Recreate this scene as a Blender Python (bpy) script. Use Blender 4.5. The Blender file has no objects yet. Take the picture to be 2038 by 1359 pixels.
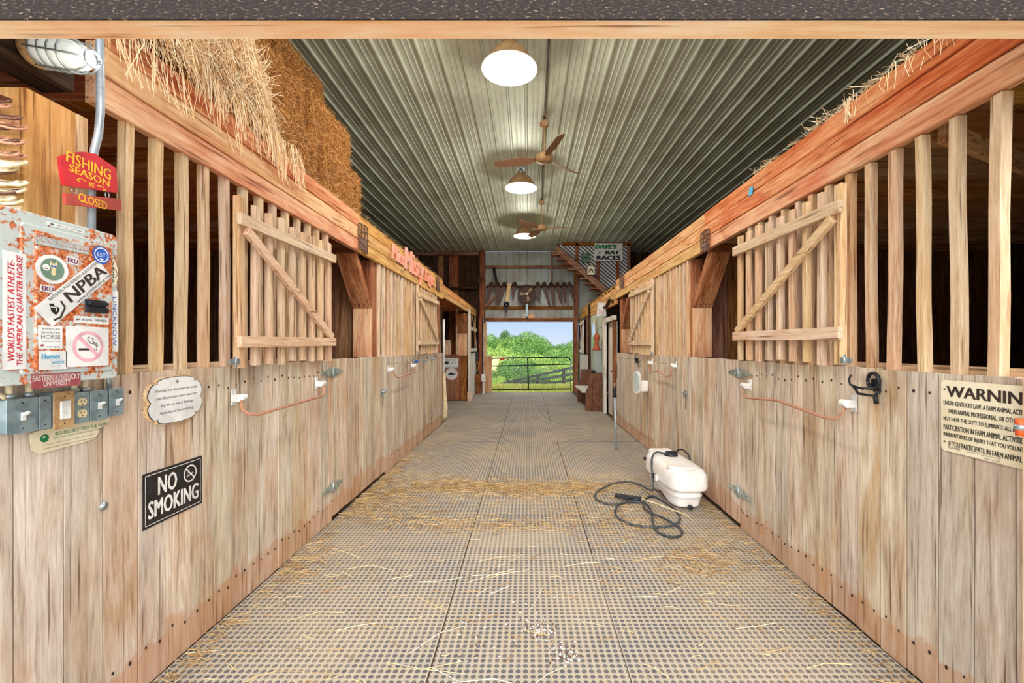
import bpy, math, random
from mathutils import Vector, Matrix, noise
random.seed(7)
R = random.random
U = random.uniform
PI = math.pi

# ------------------------------------------------------------------ camera, world, lights
FPX, VX, VY, EYE = 870.0, 1050.0, 691.0, 1.5
sc = bpy.context.scene
cd = bpy.data.cameras.new('camera'); cam = bpy.data.objects.new('camera', cd)
sc.collection.objects.link(cam); sc.camera = cam
cam.location = (0, 0, EYE); cam.rotation_euler = (PI/2, 0, 0)
cd.sensor_width = 36; cd.lens = FPX/2038*36
cd.shift_x = (1019-VX)/2038; cd.shift_y = (VY-679.5)/2038
cd.clip_start = 0.05; cd.clip_end = 500

sc.view_settings.view_transform = 'Standard'
sc.view_settings.look = 'None'
sc.view_settings.gamma = 1
sc.view_settings.exposure = 0.0

def lin(c):
    c = [x/255 for x in c]
    return tuple(x/12.92 if x <= .04045 else ((x+.055)/1.055)**2.4 for x in c) + (1,)

w = bpy.data.worlds.new('sky'); sc.world = w; w.use_nodes = True
nt = w.node_tree; bg = nt.nodes['Background']
tc = nt.nodes.new('ShaderNodeTexCoord'); sx = nt.nodes.new('ShaderNodeSeparateXYZ')
rp = nt.nodes.new('ShaderNodeValToRGB')
nt.links.new(tc.outputs['Generated'], sx.inputs[0]); nt.links.new(sx.outputs['Z'], rp.inputs[0])
nt.links.new(rp.outputs[0], bg.inputs[0])
e = rp.color_ramp.elements
e[0].position = 0.0; e[0].color = lin((222, 236, 252)); e[1].position = 0.12; e[1].color = lin((160, 202, 255))
x = e.new(.30); x.color = (1.5, 1.62, 1.8, 1); x = e.new(1.0); x.color = (2.0, 2.05, 2.15, 1)
bg.inputs[1].default_value = 1.0

def add_light(name, kind, loc, energy, color=(1, 1, 1), rot=(0, 0, 0), **kw):
    l = bpy.data.lights.new(name, kind); l.energy = energy; l.color = color
    for k, v in kw.items(): setattr(l, k, v)
    o = bpy.data.objects.new(name, l); o.location = loc; o.rotation_euler = rot
    sc.collection.objects.link(o); return o
# broad hazy daylight coming in through the open front of the barn
add_light('sun', 'SUN', (0, -5, 6), 7.2, (1, .985, .94), rot=(math.radians(74), 0, math.radians(3)), angle=math.radians(75))

# ------------------------------------------------------------------ node materials
MATS = {}
def newmat(name):
    m = bpy.data.materials.new(name); m.use_nodes = True
    b = m.node_tree.nodes['Principled BSDF']; MATS[name] = m
    return m, m.node_tree, b
def N(nt, t, **kw):
    n = nt.nodes.new('ShaderNode'+t)
    for k, v in kw.items(): setattr(n, k, v)
    return n
def noise_n(nt, vec, scale, detail=3, rough=.55, dist=0):
    n = N(nt, 'TexNoise'); n.inputs['Scale'].default_value = scale; n.inputs['Detail'].default_value = detail
    n.inputs['Roughness'].default_value = rough; n.inputs['Distortion'].default_value = dist
    if vec is not None: nt.links.new(vec, n.inputs['Vector'])
    return n.outputs['Fac']
def ramp(nt, fac, stops):
    r = N(nt, 'ValToRGB'); el = r.color_ramp.elements
    el[0].position, el[0].color = stops[0]; el[1].position, el[1].color = stops[-1]
    for p, c in stops[1:-1]:
        q = el.new(p); q.color = c
    nt.links.new(fac, r.inputs[0]); return r.outputs[0]
def mix(nt, fac, a, b, mode='MIX'):
    m = N(nt, 'Mix', data_type='RGBA', blend_type=mode)
    for s, v in (('Factor', fac), ('A', a), ('B', b)):
        i = [q for q in m.inputs if q.name == s and (q.type == ('VALUE' if s == 'Factor' else 'RGBA'))][0]
        if hasattr(v, 'links'): nt.links.new(v, i)
        else: i.default_value = v
    return [o for o in m.outputs if o.type == 'RGBA'][0]
def mth(nt, op, a, b=0.0, c=None):
    m = N(nt, 'Math', operation=op)
    for i, v in enumerate((a, b) if c is None else (a, b, c)):
        if hasattr(v, 'links'): nt.links.new(v, m.inputs[i])
        else: m.inputs[i].default_value = v
    return m.outputs[0]
def bump(nt, bsdf, h, strength=.3, dist=.01):
    b = N(nt, 'Bump'); b.inputs['Strength'].default_value = strength; b.inputs['Distance'].default_value = dist
    nt.links.new(h, b.inputs['Height']); nt.links.new(b.outputs[0], bsdf.inputs['Normal'])
def pvnode(nt):
    a = N(nt, 'Attribute'); a.attribute_name = 'pv'; return a

def wood(name, dark, mid, light, axis, stain=None, stain_amt=.5, grain=1.0, rough=.85, var=.35):
    """weathered timber, grain along axis (0,1,2); every board has its own tone and grain offset"""
    m, nt, b = newmat(name)
    tc = N(nt, 'TexCoord'); pv = pvnode(nt)
    off = N(nt, 'VectorMath', operation='SCALE'); off.inputs['Scale'].default_value = 37.0
    nt.links.new(pv.outputs['Vector'], off.inputs[0])
    add = N(nt, 'VectorMath', operation='ADD')
    nt.links.new(tc.outputs['Object'], add.inputs[0]); nt.links.new(off.outputs[0], add.inputs[1])
    if axis == 3:   # grain along a 45 degree brace leaning towards the doorway
        axis = 2; rt = N(nt, 'Mapping'); rt.inputs['Rotation'].default_value = (-PI/4, 0, 0)
        nt.links.new(add.outputs[0], rt.inputs['Vector']); add = rt
    mp = N(nt, 'Mapping'); s = [1.0, 1.0, 1.0]; s[axis] = .07
    mp.inputs['Scale'].default_value = s; nt.links.new(add.outputs[0], mp.inputs['Vector'])
    g1 = noise_n(nt, mp.outputs[0], 26*grain, 5, .65, 1.2)
    g2 = noise_n(nt, mp.outputs[0], 150*grain, 3, .7)
    mp2 = N(nt, 'Mapping'); s2 = [1.0, 1.0, 1.0]; s2[axis] = .3
    mp2.inputs['Scale'].default_value = s2; nt.links.new(add.outputs[0], mp2.inputs['Vector'])
    g3 = noise_n(nt, mp2.outputs[0], 4.5, 4, .6, .6)
    g = mth(nt, 'ADD', mth(nt, 'MULTIPLY', g1, .6), mth(nt, 'MULTIPLY', g2, .4))
    col = ramp(nt, g, [(.32, lin(dark)), (.46, lin(mid)), (.64, lin(light))])
    if stain:
        f = ramp(nt, g3, [(.45, (0, 0, 0, 1)), (.68, (1, 1, 1, 1))])
        f = mth(nt, 'MULTIPLY', f, stain_amt)
        col = mix(nt, f, col, mix(nt, .9, col, lin(stain), 'MULTIPLY'))
    # board to board tone
    sp = N(nt, 'SeparateXYZ'); nt.links.new(pv.outputs['Vector'], sp.inputs[0])
    v = mth(nt, 'MULTIPLY_ADD', sp.outputs[0], var, 1-var*.55)
    hsv = N(nt, 'HueSaturation'); nt.links.new(col, hsv.inputs['Color']); nt.links.new(v, hsv.inputs['Value'])
    nt.links.new(mth(nt, 'MULTIPLY_ADD', sp.outputs[1], .3, .85), hsv.inputs['Saturation'])
    nt.links.new(mth(nt, 'MULTIPLY_ADD', sp.outputs[2], .02, .49), hsv.inputs['Hue'])
    if name.startswith('grey_plank'):
        gw = noise_n(nt, mp2.outputs[0], 2.6, 3, .6, .4)
        hs_out = mix(nt, mth(nt, 'MULTIPLY', ramp(nt, gw, [(.46, (0, 0, 0, 1)), (.62, (1, 1, 1, 1))]), .55), hsv.outputs[0], mix(nt, .75, hsv.outputs[0], lin((196, 190, 190)), 'MULTIPLY'))
        if axis == 2:   # mud splashed on the board feet
            sz = N(nt, 'SeparateXYZ'); nt.links.new(tc.outputs['Object'], sz.inputs[0])
            hh = mth(nt, 'ADD', sz.outputs[2], mth(nt, 'MULTIPLY', noise_n(nt, add.outputs[0], 5, 4), -.34))
            hs_out = mix(nt, mth(nt, 'MULTIPLY', ramp(nt, hh, [(-.13, (1, 1, 1, 1)), (.03, (0, 0, 0, 1))]), .5), hs_out, lin((190, 132, 88)))
    else: hs_out = hsv.outputs[0]
    # fine dark checks
    mp3 = N(nt, 'Mapping'); s3 = [1.0, 1.0, 1.0]; s3[axis] = .035
    mp3.inputs['Scale'].default_value = s3; nt.links.new(add.outputs[0], mp3.inputs['Vector'])
    ck = noise_n(nt, mp3.outputs[0], 55, 2, .5)
    cf = ramp(nt, ck, [(.60, (0, 0, 0, 1)), (.70, (1, 1, 1, 1))])
    fin = mix(nt, mth(nt, 'MULTIPLY', cf, .75), hs_out, mix(nt, 1.0, hs_out, lin((128, 96, 74)), 'MULTIPLY'))
    nt.links.new(fin, b.inputs['Base Color'])
    b.inputs['Roughness'].default_value = rough; b.inputs['Specular IOR Level'].default_value = .2
    bump(nt, b, g, .35, .004)
    return m
def plain(name, c, rough=.6, metal=0.0, var=.12, scale=12, spec=.4, emit=None, estr=0, c2=None, lo=.45, hi=.6):
    m, nt, b = newmat(name)
    tc = N(nt, 'TexCoord')
    f = noise_n(nt, tc.outputs['Object'], scale, 4)
    if c2 is None: c2 = tuple(max(0, q*(1-var)) for q in c)
    col = ramp(nt, f, [(lo, lin(c)), (hi, lin(c2))])
    nt.links.new(col, b.inputs['Base Color'])
    b.inputs['Roughness'].default_value = rough; b.inputs['Metallic'].default_value = metal
    b.inputs['Specular IOR Level'].default_value = spec
    if emit: b.inputs['Emission Color'].default_value = lin(emit); b.inputs['Emission Strength'].default_value = estr
    return m

wood('brown_diag', (96, 58, 40), (156, 102, 72), (198, 146, 108), 3, (196, 130, 96), .7, .7, var=.2)
for ax, an in ((0, 'x'), (1, 'y'), (2, 'z')):
    wood('grey_plank_'+an, (158, 140, 122), (204, 187, 166), (234, 222, 204), ax, (222, 188, 150), .8, .8, var=.2)
    wood('raw_slat_'+an, (178, 138, 102), (216, 182, 146), (238, 212, 180), ax, (226, 188, 148), .5, var=.16)
    wood('beam_'+an, (182, 116, 78), (222, 166, 120), (242, 206, 164), ax, (226, 158, 120), .8, .5, var=.2)
    wood('beam_gold_'+an, (150, 100, 50), (206, 154, 90), (228, 184, 122), ax, (206, 134, 82), .6, .5, var=.25)
    wood('beam_red_'+an, (150, 82, 48), (204, 128, 84), (236, 184, 138), ax, (226, 146, 100), .8, .5, var=.2)
    wood('brown_'+an, (84, 50, 36), (142, 92, 64), (186, 134, 98), ax, (190, 130, 100), .7, .7, var=.3)
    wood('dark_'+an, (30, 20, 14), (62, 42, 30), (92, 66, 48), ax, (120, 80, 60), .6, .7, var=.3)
    wood('white_paint_'+an, (170, 150, 130), (226, 218, 206), (242, 238, 230), ax, (220, 200, 170), .4, .8, var=.15)
    wood('mint_paint_'+an, (120, 96, 70), (196, 206, 186), (222, 230, 212), ax, (150, 120, 84), .8, .8, var=.2)
wood('header_wood', (224, 170, 124), (246, 210, 168), (252, 234, 208), 0, (240, 186, 142), .8, .35, var=.05)
plain('panel_paint', (188, 198, 194), .5, .1, c2=(170, 182, 180), scale=6)
def rusty(name, paint, lo, hi, scale=9, spk=70, rcs=((120, 52, 24), (196, 98, 46), (226, 150, 96))):
    m, nt, b = newmat(name); tc = N(nt, 'TexCoord')
    f = mth(nt, 'ADD', mth(nt, 'MULTIPLY', noise_n(nt, tc.outputs['Object'], scale, 6, .7, .5), .6), mth(nt, 'MULTIPLY', noise_n(nt, tc.outputs['Object'], spk, 3, .6), .4))
    rc = ramp(nt, noise_n(nt, tc.outputs['Object'], spk*1.5, 3), [(.3, lin(rcs[0])), (.5, lin(rcs[1])), (.7, lin(rcs[2]))])
    k = ramp(nt, f, [(lo, (0, 0, 0, 1)), (hi, (1, 1, 1, 1))])
    nt.links.new(mix(nt, k, lin(paint), rc), b.inputs['Base Color']); b.inputs['Roughness'].default_value = .6
    bump(nt, b, f, .3, .002)
rusty('panel_rust_light', (190, 200, 196), .52, .56)
rusty('panel_rust_heavy', (196, 204, 198), .44, .5)
rusty('rusty_iron', (86, 56, 44), .4, .6, 14, rcs=((70, 40, 28), (112, 70, 50), (140, 92, 68)))
rusty('old_saw', (78, 52, 44), .4, .6, 14, rcs=((54, 34, 28), (92, 56, 44), (120, 76, 60)))
rusty('rust_bar', (190, 136, 106), .4, .6, 14, rcs=((140, 90, 66), (178, 122, 92), (206, 160, 130)))
rusty('shade_rust', (186, 152, 108), .45, .6, 8, rcs=((120, 80, 50), (160, 108, 66), (196, 150, 104)))
rusty('fan_blade', (160, 124, 96), .42, .62, 6, rcs=((110, 70, 50), (150, 104, 76), (186, 140, 108)))
plain('zinc', (172, 182, 186), .38, .6, scale=30)
plain('zinc_box', (146, 166, 172), .42, .45, scale=14, c2=(120, 140, 148))
plain('hinge_zinc', (176, 186, 176), .4, .5, scale=20, c2=(140, 152, 146))
plain('conduit_grey', (168, 178, 188), .4, .4, scale=20)
plain('black_metal', (34, 36, 42), .45, .3)
plain('black_plastic', (30, 34, 44), .4)
plain('hose_rubber', (46, 50, 56), .5, c2=(82, 86, 88), scale=40)
plain('white_plastic', (236, 236, 232), .4)
plain('white_enamel', (250, 244, 240), .35, c2=(232, 214, 204), scale=25, lo=.55, hi=.75)
plain('ivory', (226, 208, 160), .45)
plain('pale_conduit', (222, 206, 172), .5)
plain('tank_white', (238, 234, 230), .38, c2=(224, 212, 194), scale=5, lo=.5, hi=.8)
plain('cream_sign', (240, 230, 200), .5, c2=(228, 214, 180), scale=6)
plain('sign_white', (236, 236, 234), .5, c2=(216, 216, 214), scale=10)
plain('sign_black', (26, 26, 28), .4, c2=(44, 42, 44), scale=18)
plain('ink_black', (24, 22, 22), .6)
plain('ink_brown', (58, 44, 38), .6)
plain('ink_red', (206, 40, 60), .6)
plain('ink_pink', (240, 178, 190), .6)
plain('ink_blue', (36, 96, 200), .6)
plain('ink_cyan', (70, 170, 214), .6)
plain('ink_purple', (112, 30, 84), .6)
plain('ink_green', (20, 130, 74), .6)
plain('ink_grey', (120, 116, 112), .6)
plain('ink_white', (240, 236, 230), .6)
plain('ink_lightgrey', (196, 194, 192), .6)
plain('maroon', (150, 70, 76), .6, c2=(176, 110, 110))
plain('badge_green', (110, 140, 120), .6)
plain('sign_red', (200, 34, 44), .5, c2=(170, 28, 36))
plain('sign_red_worn', (190, 76, 66), .6, c2=(160, 60, 50))
plain('sign_yellow', (244, 186, 48), .5)
plain('coral_paint', (240, 148, 116), .6, c2=(232, 168, 150), scale=8)
plain('bag_white', (226, 226, 220), .6)
plain('rope_pale', (232, 216, 180), .8, c2=(200, 176, 130), scale=30)
plain('pew_brown', (120, 72, 42), .45, c2=(96, 50, 26), scale=8)
plain('terracotta', (176, 88, 56), .6)
plain('mirror', (200, 215, 215), .08, 1.0, var=.02)
plain('glass_jar', (232, 244, 240), .1, 0, var=.02)
MATS['glass_jar'].node_tree.nodes['Principled BSDF'].inputs['Emission Color'].default_value = (1, 1, .95, 1)
MATS['glass_jar'].node_tree.nodes['Principled BSDF'].inputs['Emission Strength'].default_value = .35
plain('bulb', (255, 250, 235), .3, emit=(255, 246, 226), estr=2.5)
plain('dirt', (120, 96, 74), .95, c2=(90, 72, 56), scale=3)
plain('bounce_gravel', (216, 204, 186), .9, c2=(190, 178, 160), scale=20)  # pale tone set to throw light up under the header
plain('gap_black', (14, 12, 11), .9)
plain('nail_dark', (46, 32, 26), .7)
plain('orange_plate', (222, 90, 40), .5)
plain('fence_black', (48, 48, 54), .7, c2=(70, 68, 70), scale=8)
plain('gate_green', (30, 44, 40), .45, .3)
plain('grass', (170, 186, 84), .9, c2=(206, 206, 130), scale=.7)
plain('field_gold', (226, 210, 140), .9, c2=(206, 196, 120), scale=.5)
plain('trunk', (110, 92, 74), .9)
plain('chrome', (190, 190, 190), .25, .8)
# painted black header board with pale flecks
m, nt, b = newmat('header_black'); tc = N(nt, 'TexCoord')
mp = N(nt, 'Mapping'); mp.inputs['Rotation'].default_value = (0, .6, 0); mp.inputs['Scale'].default_value = (1, 1, 3)
nt.links.new(tc.outputs['Object'], mp.inputs[0])
f = noise_n(nt, mp.outputs[0], 70, 5, .65)
nt.links.new(ramp(nt, f, [(.5, lin((38, 33, 31))), (.6, lin((60, 50, 45))), (.70, lin((150, 130, 108)))]), b.inputs['Base Color'])
b.inputs['Roughness'].default_value = .8; b.inputs['Specular IOR Level'].default_value = .15
# leaves / hay: colour from the blade's own random value
def blades(name, stops, rough=.7, trans=0):
    m, nt, b = newmat(name); pv = pvnode(nt); sp = N(nt, 'SeparateXYZ'); nt.links.new(pv.outputs['Vector'], sp.inputs[0])
    nt.links.new(ramp(nt, sp.outputs[0], [(i/(len(stops)-1), lin(c)) for i, c in enumerate(stops)]), b.inputs['Base Color'])
    b.inputs['Roughness'].default_value = rough; b.inputs['Specular IOR Level'].default_value = .2
blades('straw_pale', [(206, 150, 96), (244, 206, 152), (252, 234, 200), (250, 226, 184)])
blades('straw_gold', [(120, 84, 50), (178, 138, 84), (206, 172, 114), (226, 200, 152)])
blades('straw_bale', [(122, 74, 32), (176, 118, 58), (206, 150, 82), (226, 180, 116)])
blades('leaf_light', [(84, 118, 50), (124, 158, 66), (158, 186, 90), (186, 206, 120)])
blades('leaf_mid', [(48, 82, 40), (80, 120, 54), (114, 152, 72), (146, 178, 98)])
blades('leaf_dark', [(34, 62, 36), (54, 88, 48), (78, 114, 62), (104, 138, 80)])
blades('grass_blade', [(150, 176, 70), (204, 208, 104), (236, 226, 140), (246, 240, 180)])
plain('bale_core', (168, 112, 56), .95, c2=(120, 74, 34), scale=26)
# rubber mat with round studs, dusty in the grooves
m, nt, b = newmat('stud_mat'); tc = N(nt, 'TexCoord')
sc1 = N(nt, 'VectorMath', operation='SCALE'); sc1.inputs['Scale'].default_value = 1/.034
nt.links.new(tc.outputs['Object'], sc1.inputs[0])
fr = N(nt, 'VectorMath', operation='FRACTION'); nt.links.new(sc1.outputs[0], fr.inputs[0])
sb = N(nt, 'VectorMath', operation='SUBTRACT'); nt.links.new(fr.outputs[0], sb.inputs[0]); sb.inputs[1].default_value = (.5, .5, 0)
ml = N(nt, 'VectorMath', operation='MULTIPLY'); nt.links.new(sb.outputs[0], ml.inputs[0]); ml.inputs[1].default_value = (1, 1, 0)
ln = N(nt, 'VectorMath', operation='LENGTH'); nt.links.new(ml.outputs[0], ln.inputs[0])
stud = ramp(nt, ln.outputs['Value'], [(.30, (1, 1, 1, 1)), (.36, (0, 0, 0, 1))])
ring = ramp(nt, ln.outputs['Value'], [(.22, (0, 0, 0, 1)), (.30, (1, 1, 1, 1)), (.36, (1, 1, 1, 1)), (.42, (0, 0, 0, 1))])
geo = N(nt, 'NewGeometry')
d1 = noise_n(nt, geo.outputs['Position'], 1.1, 5, .6); d2 = noise_n(nt, geo.outputs['Position'], 30, 3, .6)
dust = ramp(nt, mth(nt, 'ADD', mth(nt, 'MULTIPLY', d1, .6), mth(nt, 'MULTIPLY', d2, .4)), [(.46, (0, 0, 0, 1)), (.68, (1, 1, 1, 1))])
base = ramp(nt, d1, [(.35, lin((170, 160, 146))), (.65, lin((188, 172, 148)))])
studc = mix(nt, dust, lin((92, 92, 96)), lin((158, 146, 130)))
grey = mix(nt, .8, base, studc)
col = mix(nt, stud, base, studc)
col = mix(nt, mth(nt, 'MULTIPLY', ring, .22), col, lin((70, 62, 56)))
nt.links.new(col, b.inputs['Base Color']); b.inputs['Roughness'].default_value = .75; b.inputs['Specular IOR Level'].default_value = .3
bump(nt, b, stud, .6, .004)
# ribbed sheet metal
def sheet(name, c, c2, rough, metal, s=1.2):
    m, nt, b = newmat(name); tc = N(nt, 'TexCoord')
    f = noise_n(nt, tc.outputs['Object'], s, 6, .6, .3); g = noise_n(nt, tc.outputs['Object'], 40, 2)
    col = mix(nt, ramp(nt, f, [(.4, (0, 0, 0, 1)), (.65, (1, 1, 1, 1))]), lin(c), lin(c2))
    col = mix(nt, ramp(nt, g, [(.7, (0, 0, 0, 1)), (.78, (.5, .5, .5, 1))]), col, lin((110, 80, 56)))
    nt.links.new(col, b.inputs['Base Color']); b.inputs['Roughness'].default_value = rough; b.inputs['Metallic'].default_value = metal
sheet('ceiling_metal', (222, 228, 210), (198, 200, 180), .58, .3)
sheet('wall_metal', (160, 166, 162), (136, 122, 108), .5, .2)
sheet('gable_glint', (236, 240, 244), (210, 214, 218), .4, .1)  # near-white colour stands in for daylight glinting on the ribs

# ------------------------------------------------------------------ mesh builder
def basis(o, r, u):
    r = Vector(r).normalized(); u = Vector(u).normalized(); n = r.cross(u)
    return Matrix(((r.x, u.x, n.x, o[0]), (r.y, u.y, n.y, o[1]), (r.z, u.z, n.z, o[2]), (0, 0, 0, 1)))
TXT = {}
def text_mesh(s, res=2):
    if (s, res) in TXT: return TXT[(s, res)]
    cu = bpy.data.curves.new('t', 'FONT'); cu.body = s; cu.resolution_u = res; cu.size = 1
    ob = bpy.data.objects.new('t', cu); sc.collection.objects.link(ob)
    dg = bpy.context.evaluated_depsgraph_get(); me = bpy.data.meshes.new_from_object(ob.evaluated_get(dg))
    vs = [v.co.copy() for v in me.vertices]; fs = [tuple(p.vertices) for p in me.polygons]
    bpy.data.objects.remove(ob); bpy.data.curves.remove(cu); bpy.data.meshes.remove(me)
    xs = [v.x for v in vs] or [0]; ys = [v.y for v in vs] or [0]
    x0, x1, y0, y1 = min(xs), max(xs), min(ys), max(ys)
    vs = [Vector(((v.x-x0)/max(1e-6, x1-x0)-.5, (v.y-y0)/max(1e-6, y1-y0)-.5, 0)) for v in vs]
    TXT[(s, res)] = (vs, fs); return TXT[(s, res)]

class MB:
    def __init__(s): s.v = []; s.f = []; s.m = []; s.r = []; s.sm = []; s.mats = []
    def mi(s, mat):
        if mat not in s.mats: s.mats.append(mat)
        return s.mats.index(mat)
    def face(s, idx, mat, rnd, smooth=False):
        s.f.append(idx); s.m.append(s.mi(mat)); s.r.append(rnd); s.sm.append(smooth)
    def raw(s, vs, fs, mat, M=None, rnd=None, smooth=False):
        b = len(s.v); rnd = rnd or (R(), R(), R())
        s.v += [tuple(M @ Vector(q)) if M else tuple(q) for q in vs]
        for f in fs: s.face(tuple(i+b for i in f), mat, rnd, smooth)
    def box(s, c, d, mat, M=None, jit=0, rnd=None):
        x, y, z = d[0]/2, d[1]/2, d[2]/2
        vs = [Vector((c[0]+a*x+U(-jit, jit), c[1]+b_*y+U(-jit, jit), c[2]+e_*z+U(-jit, jit))) for a in (-1, 1) for b_ in (-1, 1) for e_ in (-1, 1)]
        s.raw(vs, [(0, 1, 3, 2), (4, 6, 7, 5), (0, 4, 5, 1), (2, 3, 7, 6), (0, 2, 6, 4), (1, 5, 7, 3)], mat, M, rnd)
    def bar(s, p, q, wd, th, mat, side=(1, 0, 0), rnd=None):
        """board from p to q; th along 'side', wd across"""
        p = Vector(p); q = Vector(q); a = (q-p); L = a.length; a.normalize()
        t = Vector(side); t = (t-a*t.dot(a)).normalized(); u = t.cross(a)
        M = Matrix(((a.x, u.x, t.x, p.x), (a.y, u.y, t.y, p.y), (a.z, u.z, t.z, p.z), (0, 0, 0, 1)))
        s.box((L/2, 0, 0), (L, wd, th), mat, M, rnd=rnd)
    def poly(s, pts, th, mat, M, rnd=None):
        n = len(pts)
        a = sum(pts[i][0]*pts[(i+1) % n][1]-pts[(i+1) % n][0]*pts[i][1] for i in range(n))
        if a < 0: pts = pts[::-1]
        vs = [(x, y, th) for x, y in pts]+[(x, y, 0) for x, y in pts]
        fs = [tuple(range(n)), tuple(range(2*n-1, n-1, -1))]+[(i, i+n, (i+1) % n+n, (i+1) % n) for i in range(n)]
        s.raw(vs, fs, mat, M, rnd)
    def tube(s, pts, r, mat, n=8, cyc=False, smooth=True, rnd=None):
        pts = [Vector(p) for p in pts]; m = len(pts); vs = []; up = Vector((0, 0, 1))
        for i, p in enumerate(pts):
            a = pts[(i+1) % m] if (cyc or i < m-1) else p
            b_ = pts[i-1] if (cyc or i > 0) else p
            t = (a-b_).normalized()
            ref = up if abs(t.dot(up)) < .95 else Vector((1, 0, 0))
            x = t.cross(ref).normalized(); y = x.cross(t)
            rr = r[i] if isinstance(r, (list, tuple)) else r
            for k in range(n):
                an = 2*PI*k/n; vs.append(p+(x*math.cos(an)+y*math.sin(an))*rr)
        fs = []
        for i in range(m if cyc else m-1):
            for k in range(n):
                fs.append((i*n+k, i*n+(k+1) % n, ((i+1) % m)*n+(k+1) % n, ((i+1) % m)*n+k))
        if not cyc: fs += [tuple(range(n-1, -1, -1)), tuple((m-1)*n+k for k in range(n))]
        s.raw(vs, fs, mat, None, rnd, smooth)
    def lathe(s, prof, mat, M=None, n=24, smooth=True, cap=True, rnd=None):
        vs = []
        for r, z in prof:
            for k in range(n):
                a = 2*PI*k/n; vs.append((r*math.cos(a), r*math.sin(a), z))
        m = len(prof); fs = [(i*n+k, i*n+(k+1) % n, (i+1)*n+(k+1) % n, (i+1)*n+k) for i in range(m-1) for k in range(n)]
        if cap: fs += [tuple(range(n-1, -1, -1)), tuple((m-1)*n+k for k in range(n))]
        s.raw(vs, fs, mat, M, rnd, smooth)
    def text(s, t, cx, cy, w_, h_, mat, M, z=.0012, th=0, slant=0, rot=0, res=2, bold=0):
        if bold:
            for i, o_ in enumerate((-1, 0, 1)):
                s.text(t, cx+o_*bold*h_*math.cos(rot), cy+o_*bold*h_*math.sin(rot), w_, h_, mat, M, z+i*.00006, th, slant, rot, res)
            return
        vs, fs = text_mesh(t, res); c, sn = math.cos(rot), math.sin(rot); out = []
        for v in vs:
            x = v.x*w_+v.y*h_*slant; y = v.y*h_
            out.append((cx+x*c-y*sn, cy+x*sn+y*c, z+th))
        s.raw(out, fs, mat, M)
        if th:
            cnt = {}
            for f in fs:
                for i in range(len(f)):
                    e_ = (f[i], f[(i+1) % len(f)]); cnt[e_] = 1
            vv = []; ff = []
            for (a, b_) in cnt:
                if (b_, a) in cnt: continue
                k = len(vv); p, q = out[a], out[b_]
                vv += [p, q, (q[0], q[1], z), (p[0], p[1], z)]; ff.append((k+3, k+2, k+1, k))
            s.raw(vv, ff, mat, M)
    def blade(s, p, d, L, wd, mat, bend=.2):
        d = Vector(d).normalized(); p = Vector(p)
        k = Vector((U(-1, 1), U(-1, 1), U(-1, 1))); x = d.cross(k).normalized(); y = x.cross(d)
        q = [p-d*L/2, p+y*L*bend*.5, p+d*L/2]; vs = []
        for c in q:
            vs += [c+x*wd, c-x*wd*.5+y*wd*.86, c-x*wd*.5-y*wd*.86]
        fs = [(i*3+j, i*3+(j+1) % 3, i*3+3+(j+1) % 3, i*3+3+j) for i in (0, 1) for j in (0, 1, 2)]
        s.raw(vs, fs, mat)
    def build(s, name, parent=None, origin=None, bevel=0):
        me = bpy.data.meshes.new(name)
        if parent is not None:
            o_ = Vector((0, 0, 0)); q = parent
            while q: o_ += q.location; q = q.parent
        elif origin is not None: o_ = Vector(origin)
        else:
            xs, ys, zs = zip(*s.v); o_ = Vector(((min(xs)+max(xs))/2, (min(ys)+max(ys))/2, min(zs)))
        me.from_pydata([(a-o_.x, b_-o_.y, c-o_.z) for a, b_, c in s.v], [], s.f)
        for mt in s.mats: me.materials.append(MATS[mt])
        me.polygons.foreach_set('material_index', s.m); me.polygons.foreach_set('use_smooth', s.sm)
        at = me.attributes.new('pv', 'FLOAT_VECTOR', 'FACE')
        at.data.foreach_set('vector', [c for r_ in s.r for c in r_])
        me.update()
        ob = bpy.data.objects.new(name, me); sc.collection.objects.link(ob)
        if parent is not None: ob.parent = parent
        else: ob.location = o_
        if bevel:
            bm_ = ob.modifiers.new('bevel', 'BEVEL'); bm_.width = bevel; bm_.segments = 1; bm_.limit_method = 'ANGLE'
        return ob

def tag(o, label, cat, group=None, kind=None):
    o['label'] = label; o['category'] = cat
    if group: o['group'] = group
    if kind: o['kind'] = kind
    return o
def struct(o): o['kind'] = 'structure'; return o
def thing(name, loc, label, cat, group=None):
    o = bpy.data.objects.new(name, None); sc.collection.objects.link(o); o.location = loc; o.empty_display_size = .1
    return tag(o, label, cat, group)
def copy_thing(o, loc, label, group=None):
    c = o.copy(); sc.collection.objects.link(c); c.location = loc; c['label'] = label
    if group: c['group'] = group
    def rec(src, dst):
        for ch in [q for q in sc.collection.objects if q.parent == src]:
            d = ch.copy(); sc.collection.objects.link(d); d.parent = dst; rec(ch, d)
    rec(o, c); return c
def one(mb, name, label, cat, group=None, kind=None, bevel=0, parent=None):
    o = mb.build(name, bevel=bevel); return tag(o, label, cat, group, kind)

# pixel of the photograph -> point on a known wall plane / depth
XL, XR = -1.69, 1.77
def onX(px, py, X=XL):
    Y = X*FPX/(px-VX); return Vector((X, Y, EYE+(VY-py)*Y/FPX))
def onY(px, py, Y): return Vector(((px-VX)*Y/FPX, Y, EYE+(VY-py)*Y/FPX))
def Lf(Y, Z, X): return basis((X, Y, Z), (0, 1, 0), (0, 0, 1))      # faces the aisle from the left wall
def Rf(Y, Z, X): return basis((X, Y, Z), (0, -1, 0), (0, 0, 1))     # from the right wall
def Cf(X, Z, Y): return basis((X, Y, Z), (1, 0, 0), (0, 0, 1))      # faces the camera
YE, ZC, CAP = 14.6, 4.7, 1.39

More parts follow.
